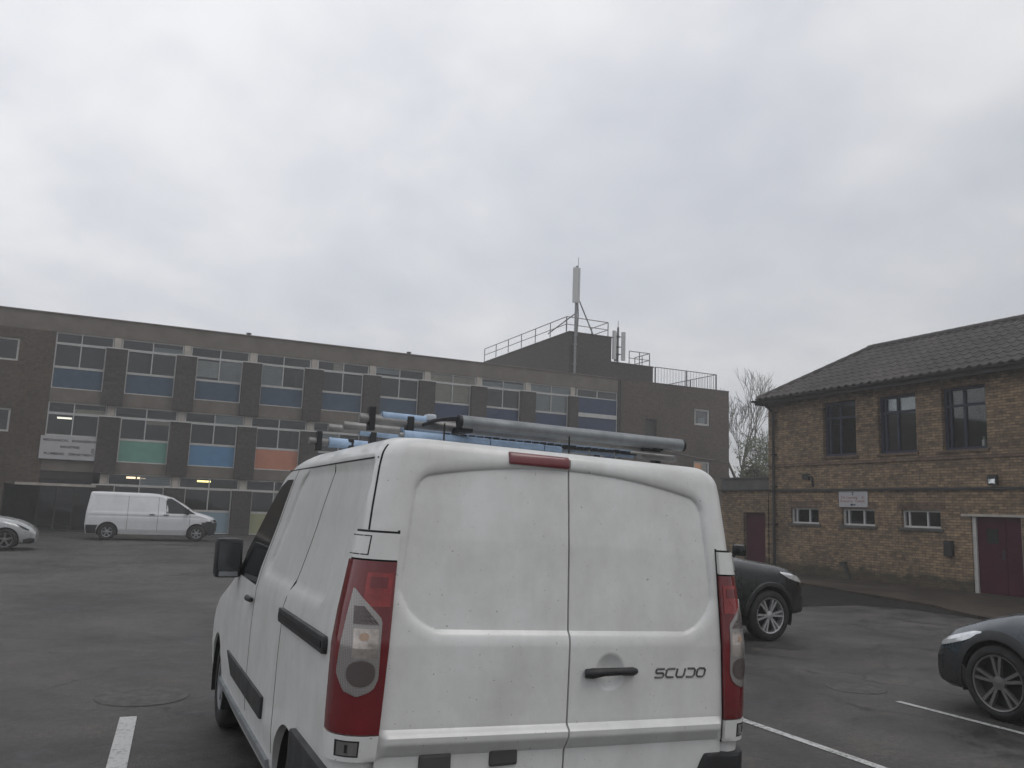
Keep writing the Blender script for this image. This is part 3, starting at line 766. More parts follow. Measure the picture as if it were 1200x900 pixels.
# eaves, gutter
b = MB(); b.box(20.50, 21.0, 1, 23.2, 5.872, 5.92); b.box(20.45, 20.497, 1, 23.25, 5.79, 5.94); b.box(21.003, 26.2, 23.09, 23.2, 5.873, 5.919); b.box(20.5, 26.2, 23.203, 23.25, 5.79, 5.94)
b.build('eaves', M['fascia_dark'], rbd)
b = MB()
n = 7
def half_gutter(mb, p0, p1, rad):
    p0 = Vector(p0); p1 = Vector(p1); d = (p1-p0).normalized(); sx = d.cross(Vector((0,0,1)))
    vs = []
    for p in (p0, p1):
        for k in range(9):
            t = math.pi + math.pi*k/8
            vs.append(p + sx*math.cos(t)*rad + Vector((0,0,1))*math.sin(t)*rad)
    mb.add(vs, [(k, k+1, 9+k+1, 9+k) for k in range(8)])
half_gutter(b, (20.39,1,5.94), (20.39,23.32,5.94), .062); half_gutter(b, (20.46,23.31,5.94), (26.2,23.31,5.94), .058)
b.build('gutter', M['iron'], rbd)
b = MB(); b.tube([(20.40,22.75,5.90),(20.55,22.75,5.70),(20.80,22.72,5.55),(20.80,22.72,.15),(20.7,22.72,.06)], .048, 10)
for z in (5.2, 4.0, 2.9, 1.6): b.box(20.74, 20.9, 22.63, 22.81, z, z+.06)
b.build('downpipe', M['iron'], rbd)
# tiled roof: real corrugated courses
b = MB()
TW, TC, SL = .30, .345, .6406
ZE = 5.97; CA = math.cos(math.atan(SL))
HX, HY, RX = 20.46, 23.25, 23.27
def roof_side(mb, mirror):
    y0 = 1.0; ncol = int((HY-y0)/TW)+1; sub = 6
    ncs = int(math.hypot(RX-HX, (RX-HX)*SL)/TC)+1
    for c in range(ncs):
        s0 = c*TC; s1 = min((c+1)*TC+.04, math.hypot(RX-HX, (RX-HX)*SL))
        vs = []; fs = []; cols = ncol*sub+1
        for e_, s_ in ((0, s0), (1, s1)):
            dx_ = s_*CA; lift = .035*(1-e_) + .012
            for k in range(cols):
                y = y0 + k*TW/sub; ph = (k % sub)/sub
                prof = .048*max(0, math.sin(math.pi*min(1, ph*1.65))) 
                x = HX+dx_; 
                lim = HX + max(0, HY-y)
                xc = min(x, lim)
                z = ZE + (xc-HX)*SL + lift + prof
                if mirror: xc = 2*RX - xc
                vs.append((xc, min(y, HY), z))
        # front lip of the course
        for k in range(cols):
            x_, y_, z_ = vs[k]; vs.append((x_, y_, z_-.045))
        for k in range(cols-1):
            yk = y0+(k+1)*TW/sub
            if HX+s0*CA > HX+max(0, HY-yk)+.02: continue
            fs.append((k, k+1, cols+k+1, cols+k)); fs.append((2*cols+k, 2*cols+k+1, k+1, k))
        mb.add(vs, fs)
roof_side(b, False)
roof = b.build('roof', M['tile'], rbd)
b = MB()
zr = ZE+(RX-HX)*SL
b.add([(RX,1,zr),(RX,HY-(RX-HX),zr),(2*RX-HX,HY,ZE),(2*RX-HX,1,ZE)], [(0,1,2,3)])
b.add([(HX,HY,ZE+.01),(2*RX-HX,HY,ZE+.01),(RX,HY-(RX-HX),zr)], [(0,1,2)])
b.add([(HX,1,ZE),(2*RX-HX,1,ZE),(RX,1,zr)], [(0,1,2)])
b.build('roof_slope', M['tile'], roof)
b = MB()
def ridge(mb, p0, p1, seg=.42, rad=.115):
    p0 = Vector(p0); p1 = Vector(p1); n = max(1, int((p1-p0).length/seg))
    for i in range(n):
        a0 = p0.lerp(p1, i/n); a1 = p0.lerp(p1, (i+1)/n+.012)
        mb.tube([a0, a1], [rad+.012, rad], 10)
ridge(b, (RX,1,zr+.0), (RX,HY-(RX-HX),zr+.0)); ridge(b, (HX+.05,HY-.05,ZE+.01), (RX,HY-(RX-HX),zr+.01))
b.build('ridge_tiles', M['tile'], roof, smooth=40)
# waste pipes on the wall
b = MB(); b.tube([(BX-.06,19.74,.50),(BX-.07,19.66,.46),(BX-.07,19.60,.30),(BX-.07,19.46,.05)], .05, 8); b.box(BX-.10, BX+.01, 19.64, 19.84, .44, .56)
b.tube([(BX-.05,21.25,3.30),(BX-.05,21.0,3.22),(BX-.05,20.95,2.9)], .04, 8); b.box(BX-.08, BX+.01, 21.12, 21.40, 3.16, 3.34)
b.build('waste_pipe', M['iron'], rbd)

# single-storey link with its own door
lk = thing('link_building', 'low flat roofed brick link with a maroon door left of the tiled building', 'building', (21.5, 24, 0))
b = MB()
wall(b, 'x', BX+.06, .3, EY+.003, 25.7, 0, 2.78, [(23.24,24.46,.02,2.01)])
b.box(BX+.37, 25.5, 25.4, 25.7, 0, 2.78)
b.build('wall', M['brick_stock'], lk)
b = MB(); b.box(BX-.02, BX+.35, EY+.004, 25.75, 2.782, 2.84); b.build('coping', M['fascia_dark'], lk)
b = MB(); b.box(BX+.08, BX+.4, EY+.02, 25.72, 2.842, 3.24); b.box(BX+.4, 25.5, EY+.02, 25.72, 2.80, 3.1); b.box(BX+.03, BX+.42, EY+.02, 25.74, 3.242, 3.29)
b.build('parapet', M['concrete_dark'], lk)
b = MB(); b.box(BX+.2, BX+.26, 23.26, 24.44, .03, 2.0)
dd = b.build('door', M['door_maroon'], lk)
b = MB(); b.box(BX+.17, BX+.2, 23.36, 23.42, .95, 1.1); b.build('handle', M['iron'], dd)
b = MB(); b.box(BX-.04, BX+.055, EY+.02, EY+.16, 0, 2.7); b.build('pilaster', M['brick_stock'], lk)

# small things on the brick wall
t = thing('wall_sign', 'small pale grey sign with red lettering and a left arrow under the dark course', 'sign', (BX-.03, 19.3, 2.26))
b = MB(); b.box(BX-.035, BX-.012, 18.74, 19.86, 2.255, 2.745); b.build('board', M['sign_white'], t)
xx = BX-.037
def wt(body, sz, y, z, m, **k): text_mesh('lettering', body, sz, M[m], t, (xx, y, z), (0,-1,0), (0,0,1), ext=.002, **k)
wt('2', .13, 19.31, 2.67, 'sign_navy', bold=.006)
for word, y_, z_ in (('The', 19.70, 2.55), ('Learning', 19.34, 2.55), ('&', 18.92, 2.55), ('Resource', 19.56, 2.44), ('Centre', 19.03, 2.44)):
    wt(word, .125, y_, z_, 'sign_red')
b = MB(); az = 2.325
b.add([(xx-.002,19.42,az),(xx-.002,19.33,az+.05),(xx-.002,19.33,az+.018),(xx-.002,19.20,az+.018),(xx-.002,19.20,az-.018),(xx-.002,19.33,az-.018),(xx-.002,19.33,az-.05)], [tuple(range(7))])
b.build('arrow', M['sign_navy'], t)
t = thing('letter_box', 'dark wall box mounted on brick left of the maroon double door', 'letterbox', (BX-.06, 16.0, .94))
b = MB(); b.box(BX-.13, BX-.003, 15.88, 16.12, .95, 1.38); b.build('case', M['iron'], t, bevel=.015)
b = MB(); b.box(BX-.145, BX-.13, 15.90, 16.10, 1.27, 1.34); b.build('flap', M['black_plastic'], t, bevel=.004)
t = thing('floodlight', 'square black floodlight with pale lens on the wall above the maroon door', 'floodlight', (BX, 14.6, 3.0))
b = MB(); b.box(BX-.16, BX-.06, 14.47, 14.72, 2.87, 3.14); b.build('housing', M['iron'], t, bevel=.012)
b = MB(); b.add([(BX-.163,14.50,2.90),(BX-.163,14.69,2.90),(BX-.163,14.69,3.03),(BX-.163,14.50,3.03),(BX-.185,14.53,2.92),(BX-.185,14.66,2.92),(BX-.175,14.60,3.02)], [(0,1,5,4),(1,2,6,5),(2,3,6),(3,0,4,6),(4,5,6)]); b.build('lens', M['lamp_lens'], t)
b = MB(); b.box(BX-.06, BX+.003, 14.57, 14.62, 2.92, 3.02); b.build('bracket', M['iron'], t)
t = MB(); t.tube([(21.13,15.02,3.94),(21.13,15.02,4.10),(21.13,15.02,4.14),(21.13,15.02,4.2)], [.06,.06,.03,.03], 12)
tag(t.build('bottle', M['blind_white'], smooth=40, loc=(21.13,15.02,3.94)), 'white plastic bottle standing on the inside sill of the window above the letterbox', 'bottle')

# overhead wire
b = MB(); pts = []
for i in range(21):
    k = i/20; p = Vector((38.0,45.9,5.6)).lerp(Vector((29.9,45.88,6.6)), k); p.z -= .15*math.sin(math.pi*k); pts.append(p)
b.tube(pts, .018, 5); tag(b.build('cable', M['galv'], loc=(38,45.9,5.6)), 'thin pale cable strung across the brown brick stair block', 'cable')

# ------------------------------------------------------------------ vegetation
def bare_tree(name, label, loc, H, seed, leafy=None, group=None, lean=(0,0), depth=6, spread=.5):
    rn = random.Random(seed)
    t = thing(name, label, 'tree', loc, group=group)
    tb = MB(); cb = MB(); tips = []
    def grow(p, d, ln, rad, lev):
        n = 3; pts = [p]; rads = [rad]; q = p.copy(); dd = d.copy()
        for i in range(n):
            dd = (dd + Vector((rn.uniform(-1,1), rn.uniform(-1,1), rn.uniform(-.2,.6)))*.10).normalized()
            q = q + dd*ln/n; pts.append(q.copy()); rads.append(rad*(1-.35*(i+1)/n))
        (tb if lev < 2 else cb).tube(pts, rads, 7 if lev < 2 else (4 if lev < 4 else 3), caps=False)
        if lev >= depth-2: tips.append((pts[-1], dd)); tips.append((pts[1], dd))
        if lev == depth: return
        k = 3 if lev < 4 else 2
        for j in range(k):
            ang = spread*rn.uniform(.5, 1.15); az = 2*math.pi*(j+rn.random()*.7)/k
            s = dd.orthogonal().normalized(); s.rotate(Matrix.Rotation(az, 3, dd))
            nd = (dd*math.cos(ang) + s*math.sin(ang) + Vector((0,0,.16))).normalized()
            st = pts[-1] if j == 0 else pts[rn.choice((2, 3))]
            grow(st, nd, ln*rn.uniform(.62, .82), max(.020 if not leafy else .012, rads[-1]*rn.uniform(.6,.78)), lev+1)
    L0 = H*.27
    grow(Vector(loc), Vector((lean[0], lean[1], 1)).normalized(), L0, H*.017, 0)
    tb.build('trunk', M['bark'], t, smooth=60); cb.build('branches', M['bark'], t)
    if leafy:
        lb = MB()
        for (p, d) in tips:
            for _ in range(leafy[0]):
                if rn.random() > leafy[1]: continue
                c = p + Vector((rn.gauss(0,.18), rn.gauss(0,.18), rn.gauss(0,.16)))
                s = rn.uniform(.05, .12); a_ = Vector((rn.uniform(-1,1), rn.uniform(-1,1), rn.uniform(-1,1))).normalized(); b_ = a_.orthogonal().normalized()
                lb.add([c-a_*s, c+b_*s*.5, c+a_*s, c-b_*s*.5], [(0,1,2,3)])
        lb.build('leaves', M['leaf_new'], t)
    return t
bare_tree('bare_tree', 'tall leafless tree behind the gap between the two brick buildings', (42.4,50,0), 15.5, 5, lean=(.02,0), spread=.42)
bare_tree('bare_tree', 'slimmer leafless tree behind the corner of the tiled building', (44.4,51,0), 13.0, 12, lean=(.05,0), spread=.45)
bare_tree('young_tree', 'young tree with sparse new green leaves beside the tiled building', (33.6,37.5,0), 8.0, 21, leafy=(3,.42), spread=.42)
def bush(name, label, loc, size, n, seed, mat, group=None):
    rn = random.Random(seed); t = thing(name, label, 'bush', loc, group=group)
    lobes = [(Vector((rn.uniform(-.42,.42)*size[0], rn.uniform(-.42,.42)*size[1], size[2]*rn.uniform(.4,.78))), rn.uniform(.45,.8)) for _ in range(12)]
    lb = MB(); st = MB()
    for c, k in lobes:
        st.tube([Vector(loc)+Vector((c.x*.2,c.y*.2,0)), Vector(loc)+c*.6, Vector(loc)+c], [.05,.03,.015], 5)
        for _ in range(n//12):
            v = Vector((rn.gauss(0,1), rn.gauss(0,1), rn.gauss(0,1))).normalized()*(rn.random()**.4)
            p = Vector(loc)+c+Vector((v.x*k*size[0]*.33, v.y*k*size[1]*.33, v.z*k*size[2]*.3))
            if p.z < .05: continue
            s = rn.uniform(.05,.11); a_ = Vector((rn.uniform(-1,1), rn.uniform(-1,1), rn.uniform(-1,1))).normalized(); b_ = a_.orthogonal().normalized()
            lb.add([p-a_*s, p+b_*s*.6, p+a_*s, p-b_*s*.6], [(0,1,2,3)])
    lb.build('foliage', mat, t); st.build('stems', M['bark'], t)
bush('hedge_bush', 'dense green shrub rising behind the low link building, on its left', (29.1,33.2,0), (3.2,2.4,5.0), 11000, 3, M['leaf_dark'])
bush('hedge_bush', 'dense green shrub behind the link building, nearest the downpipe', (31.8,33.8,0), (3.0,2.4,4.7), 10000, 4, M['leaf_dark'])

# ------------------------------------------------------------------ vehicles: shared
def interp(tab, x):
    if x <= tab[0][0]: return tab[0][1]
    for (a0, b0), (a1, b1) in zip(tab, tab[1:]):
        if x <= a1: return b0 + (b1-b0)*(x-a0)/(a1-a0)
    return tab[-1][1]
def sstep(a0, a1, x):
    t = max(0, min(1, (x-a0)/(a1-a0))); return t*t*(3-2*t)

def wheel(parent, c, sg, R, rr, wd, n=5, twin=False, spoke=None, lean=0):
    """c = hub centre, sg = +1 outer face to +x"""
    spoke = spoke or M['steel_rim']
    b = MB(); h = wd/2
    b.lathe_x([(h-.03, rr), (h-.004, rr+.012), (h, rr+.03), (h-.004, R-.045), (h-.02, R-.012), (h-.05, R), (-h+.05, R), (-h+.01, R-.03), (-h, rr), ], c, 48, sg=sg)
    wo_ = b.build('wheel', M['tyre'], parent, smooth=50)
    b = MB(); b.lathe_x([(h-.03, rr+.004), (h-.012, rr-.002), (h-.016, rr-.016), (h-.10, rr-.03), (h-.10, 0.0)], c, 48, mi=0, sg=sg)
    b.m = [1 if i >= 48*3 else 0 for i in range(len(b.f))]
    rim = b.build('rim', [spoke, M['rim_back']], wo_, smooth=40)
    sp_ = MB()
    def bar(ang, w0, w1, r0, r1):
        ca, sa = math.cos(ang), math.sin(ang)
        def pt(r_, t_, x_): return (c[0]+sg*x_, c[1]+r_*ca - t_*sa, c[2]+r_*sa + t_*ca)
        vs = [pt(r0,-w0,h-.055), pt(r0,w0,h-.055), pt(r1,w1,h-.06), pt(r1,-w1,h-.06),
              pt(r0,-w0*.8,h-.03), pt(r0,w0*.8,h-.03), pt(r1,w1*.8,h-.022), pt(r1,-w1*.8,h-.022)]
        sp_.add(vs, [(0,1,2,3),(4,7,6,5),(0,4,5,1),(1,5,6,2),(2,6,7,3),(3,7,4,0)])
    for k in range(n):
        a0 = 2*math.pi*k/n + lean
        if twin:
            for d in (-twin, twin): bar(a0+d, .016, .019, .035, rr-.008)
        else: bar(a0, .032, .030, .035, rr-.008)
    sp_.lathe_x([(h-.05,.066),(h-.028,.06),(h-.024,.03),(h-.02,.0)], c, 20, sg=sg)
    sp_.build('spokes', spoke, wo_, smooth=30)
    return wo_

def arch_cut(yc, zc, rad, x0, x1):
    b = MB(); n = 40
    vs = [(x, yc+rad*math.cos(2*math.pi*k/n), zc+rad*math.sin(2*math.pi*k/n)) for x in (x0, x1) for k in range(n)]
    b.add(vs, [(k, (k+1) % n, n+(k+1) % n, n+k) for k in range(n)] + [tuple(range(n-1,-1,-1)), tuple(range(n, 2*n))])
    return b
def arch_liner(parent, yc, zc, rad, xo, xi):
    b = MB(); n = 24
    vs = []
    for x in (xo, xi):
        for k in range(n+1):
            t = -.35 + (math.pi+.7)*k/n
            vs.append((x, yc+rad*math.cos(t), zc+rad*math.sin(t)))
    b.add(vs, [(k, k+1, n+2+k, n+1+k) for k in range(n)])
    b.add([(xi, yc+rad*math.cos(-.35+(math.pi+.7)*k/n), zc+rad*math.sin(-.35+(math.pi+.7)*k/n)) for k in range(n+1)], [tuple(range(n+1))])
    return b.build('arch_liner', M['gap'], parent, smooth=50)

class Van:
    """stack of plan contours; x lateral, y forward from the rear, z up"""
    def __init__(s, W, yR, yF, H, zr0, Rr, rc=.11, rf=.35, zb=.28, rear_d=None, side_d=None, taper=.06, shear=0.0, crown=.02, yins=.6, zm=None):
        s.__dict__.update(locals())
    def par(s, z):
        W = interp(s.W, z); a0 = interp(s.yR, z); a1 = interp(s.yF, z)
        if z > s.zr0:
            t = min(1, (z-s.zr0)/(s.H-s.zr0)); ins = s.Rr*(1-math.sqrt(max(0, 1-t*t)))
            W -= ins; a0 += ins*s.yins; a1 -= ins
        return W, a0, a1
    def wy(s, W, y, a1):
        return W*(1 - s.taper*sstep(a1-2.0, a1+.1, y)) if s.taper else W
    def P(s, q, z, off=0.0, side=1):
        """surface point at arc distance q from the rear centre line"""
        W, a0, a1 = s.par(z); a = W-s.rc; al = s.rc*math.pi/2
        if q <= a:
            d = s.rear_d(q*side, z) if s.rear_d else 0
            x, y = q, a0 + .012*(q/a)**2 + d - off
        elif q <= a+al:
            t = (q-a)/s.rc
            x, y = a + (s.rc+off)*math.sin(t), a0+.012 + s.rc - (s.rc+off)*math.cos(t)
        else:
            y = a0+.012+s.rc+(q-a-al)
            x = s.wy(W, y, a1) + off - (s.side_d(y, z) if s.side_d else 0)
        zo = s.zm(z) if s.zm else z
        return (x*side - s.shear*(zo-.95), y, zo + s.shear*x*side)
    def q_of_y(s, y, z):
        W, a0, a1 = s.par(z); return W-s.rc + s.rc*math.pi/2 + (y-a0-.012-s.rc)
    def corner(s, z):
        W, a0, a1 = s.par(z); return W-s.rc, W-s.rc+s.rc*math.pi/2
    def ring(s, z, n1, n2, n3, n4, n5, inner=None):
        W, a0, a1 = s.par(z); rc = s.rc; a = W-rc
        pts = []
        for i in range(n1):
            x = a*i/n1; d = inner(x, z) if inner else 0
            pts.append((x, a0+.012*(x/a)**2 + d))
        for i in range(n2):
            t = math.pi/2*i/n2; pts.append((a+rc*math.sin(t), a0+.012+rc-rc*math.cos(t)))
        ys = a0+.012+rc; Wf = W*(1-s.taper); rf = min(s.rf, Wf*.6); ye = a1-rf
        for i in range(n3):
            y = ys+(ye-ys)*i/n3; pts.append((s.wy(W, y, a1) - (s.side_d(y, z) if s.side_d else 0), y))
        Wf = s.wy(W, ye, a1)
        for i in range(n4):
            t = math.pi/2*i/n4; pts.append((Wf-rf+rf*math.cos(t), ye+rf*math.sin(t)))
        for i in range(n5):
            x = (Wf-rf)*(1-i/n5); pts.append((x, a1+.06*(1-(x/(Wf-rf))**2)))
        full = pts + [(0, a1+.06)] + [(-x, y) for x, y in reversed(pts[1:])]
        zo = s.zm(z) if s.zm else z
        return [(x - s.shear*(zo-.95), y, zo + s.shear*x) for x, y in full]
    def body(s, parent, mat, zs, dims, inner=None, arches=(), arch_r=.37, name='body'):
        rings = [s.ring(z, *dims, inner=inner) for z in zs]
        top = rings[-1]; n = len(top)
        cy = sum(p[1] for p in top)/n
        for k, dz in ((.85, .35), (.6, .75), (.3, .95)):
            rings.append([(p[0]*k, cy+(p[1]-cy)*(1-(1-k)*.55), p[2]+s.crown*dz) for p in top])
        b = MB(); vs = [p for r_ in rings for p in r_]; fs = []
        for i in range(len(rings)-1):
            for k in range(n):
                k2 = (k+1) % n; fs.append((i*n+k, i*n+k2, (i+1)*n+k2, (i+1)*n+k))
        fs.append(tuple(range(n-1, -1, -1))); fs.append(tuple((len(rings)-1)*n+k for k in range(n)))
        b.add(vs, fs)
        o = b.build(name, mat, parent)
        cut = []
        for (yc, zc) in arches:
            for sg in (-1, 1):
                cut.append(arch_cut(yc, zc, arch_r, sg*.55, sg*1.3).build('cutter', mat, parent))
        if cut: boolean_cut(o, cut)
        else:
            o.data.shade_smooth(); o.data.set_sharp_from_angle(angle=R_(35))
        return o
    def patch(s, rows, off=.004, side=1, nc=6, skirt=.012):
        """rows: (z, q0, q1) from low to high; a shell lying on the surface"""
        b = MB(); vs = []; m = len(rows)
        for (z, q0, q1) in rows:
            for j in range(nc+1):
                vs.append(s.P(q0+(q1-q0)*j/nc, z, off, side))
        fs = [(i*(nc+1)+j, i*(nc+1)+j+1, (i+1)*(nc+1)+j+1, (i+1)*(nc+1)+j) for i in range(m-1) for j in range(nc)]
        loop = [j for j in range(nc+1)] + [i*(nc+1)+nc for i in range(1, m)] + [(m-1)*(nc+1)+j for j in range(nc-1, -1, -1)] + [i*(nc+1) for i in range(m-2, 0, -1)]
        base = len(vs); inner = []
        for idx in loop:
            i, j = divmod(idx, nc+1); z, q0, q1 = rows[i]
            inner.append(s.P(q0+(q1-q0)*j/nc, z, off-skirt, side))
        vs += inner; n = len(loop)
        fs += [(loop[k], loop[(k+1) % n], base+(k+1) % n, base+k) for k in range(n)]
        b.add(vs, fs); return b
    def ypatch(s, rows, **k):
        """rows: (z, y0, y1) on the flank"""
        return s.patch([(z, s.q_of_y(a_, z), s.q_of_y(c_, z)) for z, a_, c_ in rows], **k)

def rows_from_poly(left, right, n=16):
    """left/right: tables (z, value); returns rows between the common z limits"""
    z0 = max(left[0][0], right[0][0]); z1 = min(left[-1][0], right[-1][0])
    return [(z0+(z1-z0)*i/n, interp(left, z0+(z1-z0)*i/n), interp(right, z0+(z1-z0)*i/n)) for i in range(n+1)]

# ------------------------------------------------------------------ the white van in front
VX, VY = 1.785, 3.112
van = thing('panel_van', 'large dirty white panel van seen from behind with a roof rack of blue sleeved bars', 'van', (VX, VY, 0), R_(-0.22), local=True)
SH = -.032
SC = 1.035
def ZM(z): return interp([(.28,.25),(.6,.5605),(2.2,1.73+.47*SC)], z)
BS = -.022
def recess(x, z):
    """pressed-in area across both rear doors"""
    hw = interp([(1.2, .722), (1.40, .748), (1.86, .697)], z)
    zc, hh = 1.555, .30
    zt = 1.908 - .075*(x/.68)**2; zbm = 1.255
    zc, hh = (zt+zbm)/2, (zt-zbm)/2
    dx_ = abs(x); rr_ = .17 if z < zc else .055
    qx = dx_-(hw-rr_); qz = abs(z-zc)-(hh-rr_)
    sd_ = math.hypot(max(qx,0), max(qz,0)) + min(max(qx,qz),0) - rr_
    w_ = .052
    t = max(0, min(1, (w_-sd_)/w_))
    d = .020*(1-math.sqrt(max(0, 1-t*t)))
    r_ = math.hypot(x-.195, (z-1.102))/.072
    if r_ < 1: d += .026*(1-r_*r_)
    return d
def band(z):
    """rounded lip along the bottom of the doors"""
    return -.030*sstep(.905, .885, z)*sstep(.815, .85, z) if .8 < z < .92 else 0.0
def bandf(z):
    if z > .908: return 0.0
    if z > .885: return -.028*(1-(z-.885)/.023)
    if z > .86: return -.028
    if z > .815: return -.028*(z-.815)/.045
    return .004
def side_recess(y, z):
    """two pressed window-shaped fields on the flank"""
    d = 0
    for y0, y1 in ((.10, 1.32),):
        pass
    yl0 = interp([(1.3, .55), (1.45,.45), (1.86, .20)], z); yl1 = interp([(1.3, 2.12), (1.86, 1.69)], z)
    zc, hh = 1.59, .285
    yc = (yl0+yl1)/2; hy = (yl1-yl0)/2; rr_ = .09
    qx = abs(y-yc)-(hy-rr_); qz = abs(z-zc)-(hh-rr_)
    sd_ = math.hypot(max(qx,0), max(qz,0)) + min(max(qx,qz),0) - rr_
    t = max(0, min(1, (.05-sd_)/.05))
    d += .020*(1-math.sqrt(max(0, 1-t*t)))
    return d
V = Van(W=[(.28,.865),(.42,.92),(.6,.942),(.95,.952),(1.2,.952),(1.32,.938),(1.5,.910),(1.6,.896),(1.7,.886),(1.86,.866),(1.99,.84)],
        yR=[(.28,.10),(.5,.06),(.8,.055),(.92,.045),(1.2,.05),(1.6,.085),(1.9,.125),(1.99,.135)],
        yF=[(.28,4.70),(.45,4.80),(.75,4.78),(.85,4.70),(.95,4.50),(1.05,4.15),(1.15,3.80),(1.5,3.23),(1.85,2.62),(1.92,2.35),(1.99,2.0)],
        H=1.985, zr0=1.90, Rr=.085, rc=.105, rf=.36, zb=.28, side_d=side_recess, taper=.03, shear=SH, crown=.006, yins=.45, zm=ZM)
V.rear_d = lambda x, z: recess(x, z) + bandf(z)*(sstep(.805, .765, abs(x)) if z > .81 else 1)
zs = [.28,.31,.34,.38,.42,.46,.5] + [.5+.02*i for i in range(1, 70)]
zs = [z for z in zs if z < 1.895] + [1.895,1.905,1.915,1.925,1.935,1.944,1.956,1.966,1.974,1.98,1.9835,1.985]
inn = lambda x, z: (.05 if (.56 < z < 1.955) else .0)
V.body(van, M['white_paint'], zs, (10, 7, 190, 9, 8), inner=inn, arches=((1.0,.335),(4.0,.335)), arch_r=.375)
for yc in (1.0, 4.0):
    for sg in (-1, 1): arch_liner(van, yc, .335, .372, sg*.915, sg*.56)
for yc in (1.0, 4.0):
    for sg in (-1, 1): wheel(van, (sg*.80, yc, .33), sg, .33, .20, .2, n=8)
# rear doors: pressed skins with shut lines
GAPX = -.005
def door_rows(z0, z1, n, edge, s0):
    return [(z0+(z1-z0)*i/n, s0, edge(z0+(z1-z0)*i/n)) for i in range(n+1)]
def lamp_in(z): return interp([(.8,.806),(.9,.802),(1.5,.778),(1.61,.772)], z)
def top_edge(z):
    a_, c_ = V.corner(z); return a_ + (c_-a_)*.62
def door(side):
    s0 = (GAPX if side > 0 else -GAPX) + .0045
    n1, n2 = 130, 12
    low = [.60 + .02*i for i in range(11)] + [.805+.0065*i for i in range(124)]
    low = [z for z in low if z < 1.612] + [1.614]
    up = [1.624 + .0085*i for i in range(22)] + [1.811+.0035*i for i in range(40)]; up = [z for z in up if z < 1.950] + [1.954, 1.959]
    b = MB(); vs = []; idx = []
    def row(z, ext):
        q1 = lamp_in(min(z, 1.614))-.004; q2 = top_edge(z); r_ = []
        for j in range(n1+1):
            vs.append(V.P(s0+(q1-s0)*j/n1, z, .001, side)); r_.append(len(vs)-1)
        if ext:
            for j in range(1, n2+1):
                vs.append(V.P(q1+(q2-q1)*j/n2, z, .001, side)); r_.append(len(vs)-1)
        return r_
    for z in low: idx.append(row(z, z == 1.614))
    for z in up: idx.append(row(z, True))
    fs = []
    for r0, r1 in zip(idx, idx[1:]):
        for j in range(min(len(r0), len(r1))-1): fs.append((r0[j], r0[j+1], r1[j+1], r1[j]))
    nl = len(low)
    loop = idx[0][:n1+1] + [idx[k][n1] for k in range(1, nl-1)] + idx[nl-1][n1:] + [r_[-1] for r_ in idx[nl:-1]] + idx[-1][::-1] + [r_[0] for r_ in idx[-2:0:-1]]
    base = len(vs)
    for k in loop:
        x, y, z = vs[k]
        vs.append((x, y+.04, z) if abs(x) < .80 else (x*.972, y+.03, z))
    n = len(loop)
    fs += [(loop[k], loop[(k+1) % n], base+(k+1) % n, base+k) for k in range(n)]
    b.add(vs, fs)
    return b.build('rear_door', M['white_paint'], van, smooth=32)
for side in (-1, 1):
    V_d = door(side)
    if side > 0: right_door = V_d
    else: left_door = V_d
    rws = [(z, top_edge(z)-.001, top_edge(z)+.008) for z in [1.616+.0115*i for i in range(30)]]
    V.patch(rws, off=.0022, side=side, nc=2, skirt=.008).build('door_seam', M['gap'], van)
# shut line seen as a dark rubber seal behind the gap
V.patch([(.6+1.355*i/60, -GAPX-.012, -GAPX+.012) for i in range(61)], off=-.032, side=-1, nc=2, skirt=.01).build('door_seal', M['gap'], van)
# handle: round dished scoop, dark bar
yh, HZ = V.P(.15, 1.1)[1], V.P(.195, 1.1)[2]-1.1
b = MB()
b.tube([(x_, y_, z_+HZ) for x_, y_, z_ in ((.074,yh-.022,1.100),(.10,yh-.034,1.102),(.16,yh-.038,1.106),(.24,yh-.038,1.105),(.30,yh-.034,1.102),(.324,yh-.022,1.100))], [.017,.022,.017,.016,.018,.013], 12)
b.lathe_x([(-.012,.02),(.012,.02)], (.09, yh-.014, 1.10+HZ), 12)
b.build('handle', M['black_plastic'], right_door, smooth=50)
def badge(word, x0, zc, h, wl, gap, rad):
    G = {'S': [(1,1),(.12,1),(0,.88),(0,.62),(.12,.5),(.88,.5),(1,.38),(1,.12),(.88,0),(0,0)], 'C': [(1,1),(.2,1),(0,.8),(0,.2),(.2,0),(1,0)],
         'U': [(0,1),(0,.2),(.2,0),(.8,0),(1,.2),(1,1)], 'D': [(0,1),(.8,1),(1,.8),(1,.2),(.8,0),(0,0)], 'O': [(.5,1),(.8,1),(1,.8),(1,.2),(.8,0),(.2,0),(0,.2),(0,.8),(.2,1),(.5,1)]}
    b = MB()
    for k, ch in enumerate(word):
        pts = []
        for (gx_, gz_) in G[ch]:
            x = x0+k*(wl+gap)+gx_*wl+(gz_-.5)*h*.32; z = zc+(gz_-.5)*h
            q_ = V.P(x, z); pts.append((x, q_[1]-.002, q_[2]))
        b.tube(pts, rad, 6)
    return b.build('badge', M['grey_badge'], right_door, smooth=40)
badge('SCUDO', .432, 1.094, .034, .0425, .0135, .0046)
# high brake light across the head of the left door
b = MB(); vs = []
rows = [(1.914+.052*i/5, .0105, .302) for i in range(6)]
bl_ = V.patch(rows, off=.012, side=-1, nc=10, skirt=.03)
bl_.build('brake_light', simple('brake_light_red', (.17,.035,.04), .25, var=.2, coat=.5), left_door, bevel=.008, smooth=40)
# number plate lights under the lip
for (x0, x1) in ((-.635,-.505), (-.345,-.222)):
    b = MB(); b.box(x0, x1, .050, .085, .735, .805); b.build('plate_light', simple('grey_plastic', (.07,.07,.07), .6), left_door, bevel=.012)
